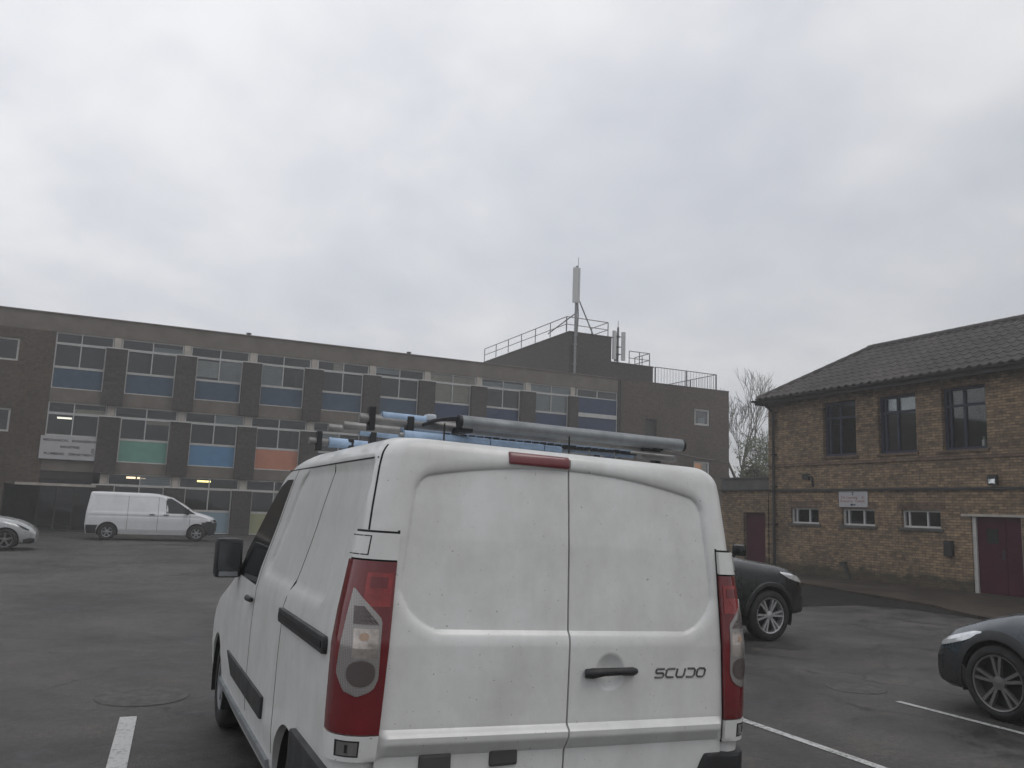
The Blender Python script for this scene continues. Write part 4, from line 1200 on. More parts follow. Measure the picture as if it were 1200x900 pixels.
# lamps in the corners
def q_out(z): return V.q_of_y(interp([(.9,.190),(1.5,.215)], z), z)
def uq(u_, z): return q_out(z) + (lamp_in(z)-q_out(z))*u_
def lamp_rows(z0, z1, n=12, u0=0.0, u1=1.0):
    return [(z0+(z1-z0)*i/n, uq(u1, z0+(z1-z0)*i/n), uq(u0, z0+(z1-z0)*i/n)) for i in range(n+1)]
LO = .011
LZ = lambda py: 1.505-(py-658)*.00303
for side in (-1, 1):
    lamp = V.patch(lamp_rows(.898, 1.503, 24), off=.010+LO, side=side, nc=14, skirt=.03).build('tail_lamp', M['red_lens'], van, smooth=40)
    ll = [(LZ(815), .64), (LZ(808), .82), (LZ(795), .885), (LZ(727), .85), (LZ(710), .65), (LZ(692), .41)]
    lr = [(LZ(815), .60), (LZ(810), .44), (LZ(790), .30), (LZ(760), .33), (LZ(692), .38)]
    rr_ = rows_from_poly(ll, lr, 26)
    V.patch([(z, uq(a_, z), uq(c_, z)) for z, a_, c_ in rr_], off=.0135+LO, side=side, nc=8, skirt=.01).build('reversing_lens', M['clear_lens'], lamp, smooth=40)
    def disc(uc, py, rz, ur, mt_, nm, off):
        zc = LZ(py); rws = []
        for i in range(11):
            t = -math.cos(math.pi*i/10); hw = max(.01, math.sqrt(max(0, 1-t*t)))*ur
            z = zc+rz*t; rws.append((z, uq(uc+hw, z), uq(uc-hw, z)))
        V.patch(rws, off=off+LO, side=side, nc=8, skirt=.01).build(nm, M[mt_], lamp, smooth=40)
    V.patch([(LZ(772)+(LZ(738)-LZ(772))*i/6, uq(.83, LZ(772)), uq(.52, LZ(772))) for i in range(7)], off=.0142+LO, side=side, nc=5, skirt=.008).build('lens_glint', simple('painted_glint', (.55,.50,.46), .12, metal=.6, var=.35, scale=16, coat=.8), lamp)  # painted glint below the bulb, a pale patch on the lens
    V.patch([(LZ(733)+(LZ(712)-LZ(733))*i/4, uq(.80-.05*i, LZ(720)), uq(.46, LZ(720))) for i in range(5)], off=.0142+LO, side=side, nc=5, skirt=.008).build('lens_dark_band', M['fog_hole'], lamp)  # darker band across the upper part of the lens
    disc(.645, 789, .046, .185, 'fog_hole', 'fog_lamp', .0155)
    disc(.64, 747, .014, .06, 'clear_bulb', 'bulb', .0152)
    disc(.71, 696, .016, .10, 'bright_red', 'brake_bulb', .0135)
    V.patch(lamp_rows(LZ(712), LZ(672), 6, .56, .95), off=.0122+LO, side=side, nc=5, skirt=.008).build('brake_lens', M['bright_red'], lamp)
    V.patch(lamp_rows(LZ(690), LZ(677), 5, .62, .87), off=.0138+LO, side=side, nc=5, skirt=.008).build('brake_lens', M['red_lens'], lamp)
    cap = V.patch(lamp_rows(1.510, 1.607, 8), off=.012+LO, side=side, nc=14, skirt=.03).build('lamp_cap', M['white_paint'], van, smooth=40)
    V.patch(lamp_rows(1.527, 1.592, 6, .0, .50), off=.0145+LO, side=side, nc=5, skirt=.01).build('cap_hatch', M['white_paint'], cap)
    V.patch(lamp_rows(1.523, 1.596, 6, .0, .52), off=.0125+LO, side=side, nc=5, skirt=.01).build('cap_gap', M['gap'], cap)
    V.patch([(z, lamp_in(z)-.005, lamp_in(z)+.004) for z in [.80+.0205*i for i in range(41)]], off=.0035, side=side, nc=2, skirt=.01).build('lamp_gap', M['gap'], van)
    V.patch(lamp_rows(1.606, 1.615, 2), off=.0125, side=side, nc=14, skirt=.02).build('lamp_gap', M['gap'], van)
    V.patch(lamp_rows(1.500, 1.513, 2), off=.0125, side=side, nc=14, skirt=.02).build('lamp_gap', M['gap'], van)
    foot = V.patch(lamp_rows(.805, .893, 8), off=.012+LO, side=side, nc=14, skirt=.03).build('lamp_foot', M['white_paint'], van, smooth=40)
    V.patch(lamp_rows(.822, .878, 6, .37, .72), off=.0125+LO, side=side, nc=5, skirt=.01).build('socket_gap', M['gap'], foot)
    V.patch(lamp_rows(.827, .873, 6, .41, .70), off=.0145+LO, side=side, nc=5, skirt=.01).build('hinge_plate', M['chrome'], foot)
    V.patch(lamp_rows(.836, .864, 6, .53, .57), off=.0155+LO, side=side, nc=2, skirt=.01).build('socket_slot', M['gap'], foot)
# bumper: black corners and lower centre
for side in (-1, 1):
    rows = [(z, .675 if z < .70 else .675+.04*(z-.70)/.06, V.q_of_y(.80, z)) for z in (.30,.34,.40,.46,.52,.58,.64,.69,.725,.745,.757)]
    bm_ = V.patch(rows, off=.030, side=side, nc=34, skirt=.09)
    bm_.build('bumper_corner', M['black_plastic'], van, smooth=40, bevel=.012)
b = MB(); b.box(-.6,.6,-.02,.10,.30,.50); b.build('bumper', M['black_plastic'], van, bevel=.02)
# flank: cab window, slide rail, mouldings, handles, shut lines
for side in (-1, 1):
    lo = [(1.215, 2.34), (1.30, 2.32), (1.50, 2.20), (1.84, 1.97)]; hi = [(1.215, 3.20), (1.38, 3.10), (1.62, 2.72), (1.80, 2.36), (1.84, 2.18)]
    rr_ = rows_from_poly(lo, hi, 16)
    V.ypatch(rr_, off=.002, side=side, nc=10, skirt=.01).build('cab_window', M['dark_glass'], van, smooth=40)
    V.ypatch([(z, 2.74, 2.79) for z in (1.34, 1.36)], off=.005, side=side, nc=2).build('window_reflection_bar', M['gap'], van) if False else None
    rl = V.ypatch([(1.130,.34,1.34),(1.142,.335,1.35),(1.165,.335,1.35),(1.186,.34,1.35),(1.195,.35,1.34)], off=.022, side=side, nc=16, skirt=.03).build('slide_rail', M['black_plastic'], van, bevel=.004, smooth=40)
    V.ypatch([(1.150,.36,1.33),(1.176,.36,1.33)], off=.0255, side=side, nc=16, skirt=.006).build('rail_slot', M['gap'], rl)
    V.ypatch(rows_from_poly([(.60,1.67),(.73,1.66)], [(.60,2.9),(.71,3.20)], 5), off=.016, side=side, nc=14, skirt=.02).build('side_moulding', M['black_plastic'], van, bevel=.005, smooth=40)
    V.ypatch([(.40,1.45,3.62),(.425,1.45,3.62),(.45,1.45,3.62)], off=.02, side=side, nc=14, skirt=.03).build('sill_highlight', M['alu'], van, smooth=40)  # pale strip that paints in the highlight along the sill edge
    for yh_, l_ in ((2.30,.19), (3.10,.0)):
        if l_: 
            b = MB(); p0 = V.P(V.q_of_y(yh_, 1.13), 1.13, .02, side); p1 = V.P(V.q_of_y(yh_+l_, 1.13), 1.13, .02, side)
            b.tube([p0, (Vector(p0)+Vector(p1))/2+Vector((side*.012,0,.004)), p1], [.014,.018,.014], 10); b.build('side_handle', M['black_plastic'], van, smooth=50)
    for (ytop, ymid, ybot) in ((.93, 1.20, 1.34), (1.88, 2.20, 2.28)):
        gl_ = [(1.90, ytop), (1.40, ymid), (1.20, ybot), (.50, ybot+.04)]
        gl_ = sorted(gl_)
        rws = []
        for i in range(31):
            z = .5+1.4*i/30; y = interp(gl_, z); rws.append((z, y, y+.007))
        V.ypatch(rws, off=.0012, side=side, nc=1, skirt=.006).build('shut_line', M['gap'], van)
    V.ypatch([(1.893,.2,2.2),(1.899,.2,2.2)], off=.0015, side=side, nc=40, skirt=.006).build('roof_seam', M['gap'], van)
# windscreen, headlamps, grille (out of sight from behind, still there)
b = MB(); g = []
for z in [1.18+.06*i for i in range(11)]:
    W_, a0_, a1_ = V.par(z); g.append([(x, a1_+.06*(1-(x/(W_*.9-.36))**2)+.012, z+.006) for x in [(-.56+1.12*j/8) for j in range(9)]])
vs = [p for r_ in g for p in r_]
b.add(vs, [(i*9+j, i*9+j+1, (i+1)*9+j+1, (i+1)*9+j) for i in range(10) for j in range(8)]); b.build('windscreen', M['dark_glass'], van, smooth=50)
b = MB(); b.box(-.45,.45,4.83,4.90,.42,.72); b.build('grille', M['black_plastic'], van, bevel=.02)
for sg in (-1, 1):
    b = MB(); b.box(sg*.62-.12, sg*.62+.12, 4.50, 4.79, .74, .90); b.build('headlamp', M['headlamp'], van, bevel=.03)
# door mirrors
for sg in (-1, 1):
    b = MB(); x0, x1 = sorted((sg*.915, sg*1.10)); b.box(x0, x1, 3.14, 3.27, 1.20, 1.475)
    mr = b.build('mirror', M['black_plastic'], van, bevel=.035, smooth=50)
    b = MB(); b.box(x0+.02, x1-.02, 3.132, 3.139, 1.25, 1.445); b.build('mirror_glass', simple('mirror_glass', (.10,.105,.11), .12, metal=.8), mr)
    b = MB(); b.box(x0+.03, x1-.03, 3.131, 3.1385, 1.213, 1.246); b.build('mirror_pale_strip', M['alu'], mr)  # pale strip below the mirror glass
    b = MB(); b.tube([(sg*.84,3.24,1.27),(sg*.95,3.22,1.28)], .03, 8); b.build('mirror_arm', M['black_plastic'], mr)
# roof bars
def lx(x): return x*SC-VX
def ly(y): return y*SC-VY
def lz(z): return 1.73+(z-1.73)*SC
def barx(x0, x1, y, z, rad, name, mat, parent, n=10, sag=0):
    b = MB(); pts = []
    for i in range(9):
        t = i/8; x = x0+(x1-x0)*t; pts.append((lx(x), ly(y), lz(z)+BS*lx(x)-sag*math.sin(math.pi*t)))
    b.tube(pts, rad, n); return b.build(name, mat, parent, smooth=50)
zbar = {3.36: 2.068, 3.62: 2.058, 3.92: 2.070, 4.34: 2.034}
for Y, zc in zbar.items():
    bar_ = barx(.885, 2.38, Y, zc, .019 if Y != 3.36 else .022, 'roof_bar', M['alu_dull'], van)
    if Y == 3.36: b_ = MB(); 
    if Y in (3.92,):
        barx(1.035, 1.75, Y, zc+.0, .025, 'bar_sleeve', M['blue_foam'], bar_, 12); barx(1.757, 2.02, Y, zc+.0, .024, 'bar_sleeve', M['blue_foam'], bar_, 12); barx(2.027, 2.13, Y, zc, .023, 'bar_sleeve', M['blue_foam'], bar_, 12)
    if Y == 4.34:
        barx(.985, 1.10, Y, zc, .027, 'bar_sleeve', M['blue_foam'], bar_, 12); barx(1.11, 2.3, Y, zc, .025, 'bar_sleeve', M['blue_foam'], bar_, 12)
    if Y == 3.62:
        barx(1.14, 2.38, Y, zc, .024, 'bar_sleeve', M['navy_foam'], bar_, 12)
    if Y == 3.36:
        barx(.98, 1.17, Y, zc+.016, .021, 'bar_sleeve', M['blue_foam'], bar_, 12)
        b = MB(); b.box(lx(1.17), lx(1.215), ly(Y)-.02, ly(Y)+.03, lz(zc)+.030, lz(zc)+.060); b.build('torn_sleeve', M['foam_rag'], bar_, bevel=.01)
    for xf in (1.10, 2.34):
        if Y in (3.62,): continue
        b = MB(); z1 = lz(zc)+BS*lx(xf)
        b.box(lx(xf)-.016, lx(xf)+.016, ly(Y)-.025, ly(Y)+.025, 1.975+SH*lx(xf), z1+.028); b.build('bar_foot', M['black_plastic'], bar_, bevel=.006)
    for xf in (.935,):
        if Y in (3.62, 3.92): continue
        b = MB(); z1 = lz(zc)+BS*lx(xf)
        b.box(lx(xf)-.014, lx(xf)+.014, ly(Y)-.025, ly(Y)+.025, z1-.05, z1+.055); b.build('load_stop', M['black_plastic'], bar_, bevel=.006)
# roller across the back of the rack
rl = barx(1.286, 2.41, 3.25, 2.083, .0295, 'load_roller', M['alu'], van, 20)
for x in (1.283, 2.413):
    b = MB(); b.lathe_x([(-.006,.0),(-.006,.030),(.006,.030),(.006,.0)], (lx(x), ly(3.25), lz(2.083)+BS*lx(x)), 20); b.build('roller_cap', M['black_plastic'], rl)
b = MB(); b.box(lx(1.29), lx(1.34), ly(3.24), ly(3.36), lz(2.05), lz(2.075)); b.box(lx(2.25), lx(2.30), ly(3.24), ly(3.36), lz(2.035), lz(2.055)); b.build('roller_bracket', M['black_plastic'], rl)
b = MB(); pts = [(lx(1.15), ly(3.34), 2.092), (lx(1.2), ly(3.31), 2.108), (lx(1.25), ly(3.29), 2.112), (lx(1.285), ly(3.27), 2.108)]
vs = []
for i, p in enumerate(pts): vs += [(p[0], p[1]-.02, lz(p[2])-.024+.004*i), (p[0], p[1]-.02, lz(p[2])-.012+.006*i), (p[0], p[1]+.03, lz(p[2])-.008+.006*i), (p[0], p[1]+.03, lz(p[2])-.022+.004*i)]
b.add(vs, [(i*4+k, i*4+(k+1) % 4, (i+1)*4+(k+1) % 4, (i+1)*4+k) for i in range(3) for k in range(4)] + [(0,1,2,3),(12,13,14,15)]); b.build('strap', M['strap'], rl)
low_bar = barx(1.04, 1.80, 3.30, 2.010, .010, 'roof_bar', M['alu_dull'], van)
barx(1.06, 1.44, 3.30, 2.012, .0185, 'bar_sleeve', M['blue_foam'], low_bar, 12); barx(1.446, 1.70, 3.30, 2.011, .018, 'bar_sleeve', M['blue_foam'], low_bar, 12); barx(1.706, 1.79, 3.30, 2.010, .017, 'bar_sleeve', M['blue_foam'], low_bar, 12)
# flat rubbing strip with little pegs between the bars
b = MB(); z_ = lz(2.046)
for i in range(26):
    x = 1.30+i*.04; b.box(lx(x), lx(x)+.028, ly(3.47), ly(3.49), z_+BS*lx(x)-.010, z_+BS*lx(x)+.006+.004*random.random())
b.box(lx(1.2), lx(2.42), ly(3.46), ly(3.50), lz(2.028), lz(2.036)); b.build('tread_strip', M['black_plastic'], van)
b = MB()
for x in (1.42, 1.62, 1.82, 2.02, 2.16):
    b = MB(); b.tube([(lx(x), ly(3.44), 2.0), (lx(x), ly(3.44), lz(2.038)+BS*lx(x))], .003, 5); b.build('peg', M['alu_dull'], van)
b = MB()
for x in (1.206, 1.79):
    b = MB(); b.tube([(lx(x), ly(3.22), 1.98+BS*lx(x)), (lx(x), ly(3.22), lz(2.066)+BS*lx(x))], .004, 5); b.build('rack_stay', M['iron'], van)
b = MB(); b.tube([(lx(2.12), ly(3.24), lz(2.018)), (lx(2.36), ly(3.24), lz(2.012))], .006, 6); b.box(lx(2.2), lx(2.40), ly(3.27), ly(3.31), 2.0, lz(2.03)); b.build('rack_bracket', M['alu_dull'], van)

# ------------------------------------------------------------------ white van by the entrance
vito = thing('delivery_van', 'clean white van parked side-on in front of the panelled block', 'van', (-.88, 38.95, 0), R_(-90), local=True)
def side2(y, z):
    return .012*sstep(1.02, .99, z)*sstep(.93,.96,z) + .010*sstep(1.12,1.15,z)*sstep(1.78,1.75,z)*sstep(.25,.3,y)*sstep(3.05,3.0,y)
V2 = Van(W=[(.25,.86),(.45,.93),(.8,.955),(1.05,.955),(1.3,.91),(1.7,.83),(1.9,.78)], yR=[(.25,.06),(.6,.0),(1.1,.02),(1.9,.13)],
         yF=[(.25,4.95),(.45,5.05),(.75,5.06),(.88,5.02),(1.0,4.90),(1.10,4.62),(1.22,4.15),(1.5,3.75),(1.78,3.25),(1.92,2.7)],
         H=1.925, zr0=1.84, Rr=.09, rc=.12, rf=.42, zb=.25, side_d=side2, taper=.07, crown=.02)
zs2 = [.25+.03*i for i in range(53)] + [1.84,1.86,1.88,1.895,1.908,1.917,1.922,1.925]
V2.body(vito, M['far_white'], zs2, (8,6,90,8,8), arches=((.86,.34),(4.26,.34)), arch_r=.40)
for yc in (.86, 4.26):
    for sg in (-1, 1):
        arch_liner(vito, yc, .34, .397, sg*.93, sg*.58); wheel(vito, (sg*.83, yc, .335), sg, .335, .205, .2, n=6, spoke=M['steel_rim'])
for side in (-1, 1):
    V2.ypatch(rows_from_poly([(1.13,3.02),(1.75,2.98)], [(1.13,4.18),(1.22,4.02),(1.6,3.45),(1.75,3.18)], 12), off=.003, side=side, nc=8).build('cab_window', M['dark_glass'], vito, smooth=40)
    V2.ypatch([(.26,.10,.46),(.45,.06,.44),(.60,.06,.50)], off=.012, side=side, nc=6, skirt=.02).build('bumper_side', M['black_plastic'], vito, smooth=40)
    V2.patch([(z, V2.q_of_y(4.58, z), V2.q_of_y(4.58+.52, z)) if False else (z, V2.q_of_y(4.60, z), V2.q_of_y(4.86, z)) for z in (.26,.45,.6,.74,.84)], off=.014, side=side, nc=4, skirt=.02).build('bumper_side', M['black_plastic'], vito, smooth=40)
    for y in (2.38, 2.92):
        V2.ypatch([(1.045,y,y+.2),(1.085,y,y+.2)], off=.02, side=side, nc=3, skirt=.02).build('door_handle', M['black_plastic'], vito)
    for y in (1.55, 2.70, 3.95):
        V2.ypatch([(z, y, y+.012) for z in [.5+.06*i for i in range(11)]] if y > 3.5 else [(z, y, y+.012) for z in [.4+.06*i for i in range(24)]], off=.0015, side=side, nc=1, skirt=.006).build('shut_line', M['gap'], vito)
    b = MB(); b.box(side*1.0-.09, side*1.0+.09, 3.78, 3.90, 1.10, 1.34); b.build('mirror', M['black_plastic'], vito, bevel=.03, smooth=50)
    b = MB(); q = [V2.P(V2.q_of_y(y, z), z, .008, side) for y, z in ((4.50,.92),(4.66,.74))]
    b.box(min(side*.60, side*.85), max(side*.60, side*.85), 4.64, 4.90, .83, .965); b.build('headlamp', M['headlamp'], vito, bevel=.05, smooth=50)
def front_shell(vn, z0, z1, off, nz=10, back=4, dims=(8,6,90,8,8)):
    b = MB(); rows = []; n1, n2, n3, n4, n5 = dims
    for i in range(nz+1):
        z = z0+(z1-z0)*i/nz; rg = vn.ring(z, *dims); k0 = n1+n2+n3-back
        pts = rg[k0:len(rg)-k0+1]; cy = vn.par(z)[2]-.7
        o_ = off*(1 if 0 < i < nz else -.5)
        rows.append([(p[0]+o_*Vector((p[0], p[1]-cy, 0)).normalized().x, p[1]+o_*Vector((p[0], p[1]-cy, 0)).normalized().y, z) for p in pts])
    m = len(rows[0]); b.add([p for r_ in rows for p in r_], [(i*m+k, i*m+k+1, (i+1)*m+k+1, (i+1)*m+k) for i in range(nz) for k in range(m-1)])
    return b
front_shell(V2, .25, .82, .018).build('front_bumper', M['black_plastic'], vito, smooth=45)
front_shell(V2, .80, .93, .014, 5, -4).build('grille', M['black_plastic'], vito, smooth=45)
b = MB(); g = []
for z in [1.24+.055*i for i in range(10)]:
    W_, a0_, a1_ = V2.par(z); g.append([(x, a1_+.06*(1-(x/.45)**2)+.012, z+.006) for x in [(-.45+.9*j/8) for j in range(9)]])
b.add([p for r_ in g for p in r_], [(i*9+j, i*9+j+1, (i+1)*9+j+1, (i+1)*9+j) for i in range(9) for j in range(8)]); b.build('windscreen', M['dark_glass'], vito, smooth=50)

# ------------------------------------------------------------------ cars
def car(name, label, loc, rz, paint, Lc, W, axles, R, rr, arch, prof, nose, cabin, spokes, spoke_mat, cladding=None, twin=.14, nose_table=None, hl=None, lean=0, clad_w=.055, mir=.55):
    """prof: (y, zbottom, zshoulder, zcentre, width factor) from tail to nose"""
    t = thing(name, label, 'car', loc, rz, local=True)
    ys = [prof[0][0] + (prof[-1][0]-prof[0][0])*i/70 for i in range(71)]
    tabs = [[(p[0], p[k]) for p in prof] for k in (1, 2, 3, 4)]
    rings = []
    for y in ys:
        zb, zs_, zt, wf = (interp(tb, y) for tb in tabs)
        w_ = W/2*wf; h_ = zs_-zb
        half = [(0,zb),(.80*w_,zb),(.92*w_,zb+.02),(.975*w_,zb+.08*h_+.02),(.995*w_,zb+.28*h_),(1.0*w_,zb+.5*h_),(.995*w_,zb+.72*h_),(.985*w_,zb+.86*h_),(.965*w_,zb+.95*h_),(.93*w_,zs_),
                (.86*w_,zs_+(zt-zs_)*.40+.008),(.74*w_,zs_+(zt-zs_)*.70),(.5*w_,zs_+(zt-zs_)*.92),(.25*w_,zs_+(zt-zs_)*.99),(0,zt)]
        rings.append([(x, y, z) for x, z in half] + [(-x, y, z) for x, z in reversed(half[1:-1])])
    n = len(rings[0]); b = MB()
    b.add([p for r_ in rings for p in r_], [(i*n+k, i*n+(k+1) % n, (i+1)*n+(k+1) % n, (i+1)*n+k) for i in range(len(rings)-1) for k in range(n)] + [tuple(range(n-1,-1,-1)), tuple((len(rings)-1)*n+k for k in range(n))])
    o = b.build('body', paint, t)
    cut = []
    for ya in axles:
        for sg in (-1, 1): cut.append(arch_cut(ya, R, arch, sg*.5, sg*1.4).build('cutter', paint, t))
    boolean_cut(o, cut)
    def xat(y, zrel):
        zb, zs_, zt, wf = (interp(tb, y) for tb in tabs); w_ = W/2*wf
        return w_*interp([(0,.80),(.03,.93),(.1,.975),(.28,.995),(.5,1.0),(.72,.995),(.86,.985),(.95,.965),(1.0,.93),(1.08,.86)], (zrel-zb)/(zs_-zb))
    for ya in axles:
        for sg in (-1, 1):
            arch_liner(t, ya, R, arch-.004, sg*(xat(ya, R+.2)-.03), sg*.55)
            wheel(t, (sg*(W/2-.115), ya, R), sg, R, rr, .22, n=spokes, twin=twin, spoke=spoke_mat, lean=lean)
            if cladding:
                c = MB(); m = 26; vs = []
                for k in range(m+1):
                    a_ = -.42+(math.pi+.84)*k/m
                    for (rad, ex) in ((arch-.012, -.05), (arch-.012, .012), (arch+clad_w*.7, .014), (arch+clad_w, .0), (arch+clad_w, -.03)):
                        yy_ = ya+rad*math.cos(a_); zz3 = max(.17, R+rad*math.sin(a_))
                        vs.append((sg*(xat(yy_, zz3)+ex), yy_, zz3))
                c.add(vs, [(k*5+j, k*5+j+1, (k+1)*5+j+1, (k+1)*5+j) for k in range(m) for j in range(4)])
                c.build('arch_cladding', M['black_plastic'], t, smooth=40)
    # greenhouse
    cab = MB(); rg = []
    for (z, y0, y1, hw) in cabin:
        ring = []
        for k in range(28):
            a_ = 2*math.pi*k/28; cx = math.copysign(abs(math.cos(a_))**.35, math.cos(a_)); sy = math.copysign(abs(math.sin(a_))**.35, math.sin(a_))
            ring.append((hw*cx, (y0+y1)/2+(y1-y0)/2*sy, z))
        rg.append(ring)
    cab.add([p for r_ in rg for p in r_], [(i*28+k, i*28+(k+1) % 28, (i+1)*28+(k+1) % 28, (i+1)*28+k) for i in range(len(rg)-1) for k in range(28)])
    cab.build('windows', M['dark_glass'], t, smooth=40)
    z, y0, y1, hw = cabin[-1]
    rf_ = MB(); 
    rr2 = []
    for (dz, k_) in ((-.03,1.015),(.005,1.01),(.03,.93),(.045,.6),(.05,.1)):
        rr2 += [(p[0]*k_, (y0+y1)/2+(p[1]-(y0+y1)/2)*k_, z+dz) for p in rg[-1]]
    rf_.add(rr2, [(i*28+k, i*28+(k+1) % 28, (i+1)*28+(k+1) % 28, (i+1)*28+k) for i in range(4) for k in range(28)] + [tuple(range(4*28,5*28))])
    rf_.build('roof', paint, t, smooth=50)
    pl = MB()
    zA, yA0, yA1, hA = cabin[0]; zB, yB0, yB1, hB = cabin[-1]
    for sg in (-1, 1):
        for (ya_, yb_, wd) in ((yA1-.12, yB1-.10, .05), ((yA0+yA1)/2-.02, (yB0+yB1)/2, .06), (yA0+.12, yB0+.12, .10)):
            pl.tube([(sg*(hA*.985), ya_, zA), (sg*(hB*1.0), yb_, zB)], wd/2, 6)
    pl.build('pillar', paint, t, smooth=50)
    for sg in (-1, 1):
        m_ = MB(); ym = yA1-mir; m_.box(sg*(W/2+.10)-.09, sg*(W/2+.10)+.09, ym, ym+.13, zA+.05, zA+.21); mo = m_.build('mirror', paint, t, bevel=.035, smooth=50)
        m_ = MB(); m_.tube([(sg*W/2*.93, ym+.08, zA+.04), (sg*(W/2+.06), ym+.07, zA+.09)], .025, 6); m_.build('mirror_arm', M['black_plastic'], mo)
    # shut lines and handles on the flanks
    for sg in (-1, 1):
        for yl in (axles[1]-.55, axles[1]-1.55):
            s_ = MB(); zb, zs_, zt, wf = (interp(tb, yl) for tb in tabs)
            vs = []
            for i in range(13):
                z = zb+.08+(zs_-zb-.09)*i/12; x = xat(yl, z)+.0015
                vs += [(sg*x, yl, z), (sg*x, yl+.008, z)]
            s_.add(vs, [(2*i, 2*i+1, 2*i+3, 2*i+2) for i in range(12)]); s_.build('shut_line', M['gap'], t)
    # headlamps, grille, lower bumper as shells over the body skin
    def skin(name, mat, tab, off, parent=t, nrow=8, ncol=8, sides=(-1,1)):
        """tab: list of (y, z0, z1) along the flank and round the nose"""
        res = []
        for sg in sides:
            s_ = MB(); vs = []
            for (y, z0, z1) in tab:
                for j in range(ncol+1):
                    z = z0+(z1-z0)*j/ncol; vs.append((sg*(xat(y, z)+off), y+off*.5, z))
            m = len(tab)
            s_.add(vs, [(i*(ncol+1)+j, i*(ncol+1)+j+1, (i+1)*(ncol+1)+j+1, (i+1)*(ncol+1)+j) for i in range(m-1) for j in range(ncol)])
            res.append(s_.build(name, mat, parent, smooth=40))
        return res
    return t, skin, xat

# dark blue crossover parked nose-in at the right edge
nose = 5.33+.84
y0c = nose-4.2
t, skin, xat = car('crossover_car', 'dark blue grey crossover with black wheel arches at the right edge of the photo', (8.42, y0c, 0), 0, M['blue_paint'], 4.2, 1.84, (0.80, 3.36), .335, .25, .392,
    [(0,.36,.86,.92,.80),(.06,.28,.88,.95,.90),(.4,.22,.93,1.02,.985),(1.2,.20,.95,1.05,1.0),(2.6,.20,.93,1.05,1.0),(3.0,.20,.91,1.03,1.0),(3.3,.20,.868,.98,.995),(3.55,.20,.80,.92,.985),(3.74,.19,.725,.865,.955),(3.92,.18,.675,.80,.90),(4.04,.19,.62,.72,.835),(4.13,.22,.56,.63,.75),(4.19,.28,.50,.54,.62)],
    None, [(1.00,.35,3.05,.80),(1.2,.45,2.72,.745),(1.42,.75,2.28,.66),(1.5,.95,2.0,.61)], 5, M['alloy_dark'], cladding=True, twin=.17, lean=.25, clad_w=.075)
skin('headlamp', M['headlamp'], [(3.50,.762,.775),(3.60,.705,.768),(3.72,.655,.735),(3.84,.62,.70),(3.95,.59,.665),(4.03,.575,.625)], .010)
skin('bumper_trim', M['black_plastic'], [(3.66,.19,.40),(3.80,.19,.52),(3.95,.19,.56),(4.05,.20,.52),(4.13,.24,.47),(4.19,.30,.44)], .010)
skin('fog_lamp', M['chrome'], [(3.99,.485,.497),(4.05,.483,.495),(4.10,.48,.49)], .014)
skin('fog_recess', M['gap'], [(3.99,.36,.47),(4.05,.36,.47),(4.10,.36,.465)], .0125)

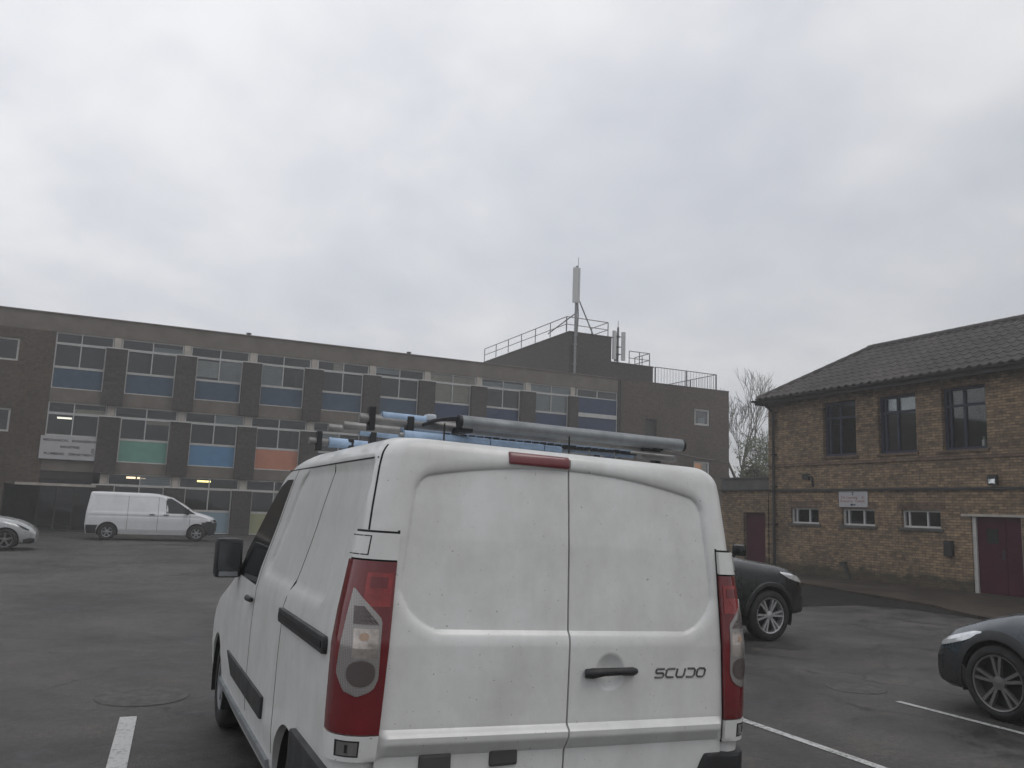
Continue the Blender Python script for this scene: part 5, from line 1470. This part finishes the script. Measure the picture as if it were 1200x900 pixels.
# black 4x4 behind the white van
sx0 = 8.87+.80-4.75
t, skin, xat = car('off_road_car', 'black four wheel drive car half hidden behind the big white van', (sx0, 9.76+.93, 0), R_(-90), M['black_paint'], 4.75, 1.86, (1.10, 3.95), .365, .255, .435,
    [(0,.5,1.05,1.1,.86),(.1,.42,1.08,1.14,.94),(.5,.36,1.1,1.18,1.0),(2.5,.34,1.12,1.2,1.0),(3.2,.34,1.11,1.22,1.0),(3.6,.34,1.06,1.19,1.0),(3.95,.35,1.02,1.14,.995),(4.2,.36,1.0,1.11,.985),(4.40,.36,.97,1.075,.965),(4.55,.36,.93,1.02,.93),(4.66,.37,.87,.94,.87),(4.72,.40,.79,.85,.80),(4.75,.46,.70,.74,.74)],
    None, [(1.17,.4,3.35,.83),(1.4,.5,3.02,.76),(1.65,.75,2.55,.68),(1.74,.9,2.3,.63)], 6, M['alloy'], cladding=True, twin=.15, lean=.1, clad_w=.05, mir=.14)
skin('headlamp', M['headlamp'], [(4.16,.97,.992),(4.30,.90,.978),(4.42,.865,.958),(4.54,.84,.925),(4.63,.82,.875)], .010)
skin('bumper_trim', M['black_plastic'], [(4.40,.37,.60),(4.55,.37,.64),(4.66,.39,.62),(4.73,.45,.58)], .012)

# silver car nosing in from the left
t, skin, xat = car('silver_car', 'silver grey hatchback nosing in at the left edge of the photo', (-2.8+.86-4.3, 30+.88, 0), R_(-90), M['silver_paint'], 4.3, 1.78, (.85, 3.44), .325, .22, .375,
    [(0,.4,.88,.94,.84),(.1,.3,.92,.97,.94),(.6,.22,.96,1.02,1.0),(2.6,.2,.95,1.06,1.0),(3.0,.2,.93,1.05,1.0),(3.35,.2,.89,1.0,.995),(3.7,.2,.80,.93,.97),(3.95,.2,.71,.83,.90),(4.12,.2,.62,.72,.82),(4.24,.25,.54,.58,.70)],
    None, [(1.03,.4,3.1,.78),(1.22,.5,2.75,.72),(1.42,.8,2.3,.64),(1.48,1.0,2.0,.6)], 5, M['alloy_dark'], twin=0, lean=.3)
skin('headlamp', M['dark_glass'], [(3.70,.79,.80),(3.82,.70,.76),(3.94,.64,.70),(4.05,.60,.64)], .006)
skin('bumper_trim', M['black_plastic'], [(3.92,.22,.34),(4.05,.22,.38),(4.14,.23,.38),(4.22,.27,.36)], .01)

# ------------------------------------------------------------------ thin haze volume added to imitate a fogged-lens veil
hz = MB(); hz.box(-225, 265, -165, 245, -1, 24)
ho = hz.build('haze', M['gap']); ho.data.materials.clear()
hm = bpy.data.materials.new('veil_haze'); hm.use_nodes = True
hn = hm.node_tree; hn.nodes.clear()
oo = N(hn, 'ShaderNodeOutputMaterial'); pv = N(hn, 'ShaderNodeVolumePrincipled')
pv.inputs['Color'].default_value = (.95,.945,.93,1); pv.inputs['Density'].default_value = .0034; pv.inputs['Anisotropy'].default_value = .2
hn.links.new(pv.outputs[0], oo.inputs['Volume'])
ho.data.materials.append(hm)
tag(ho, kind='stuff')
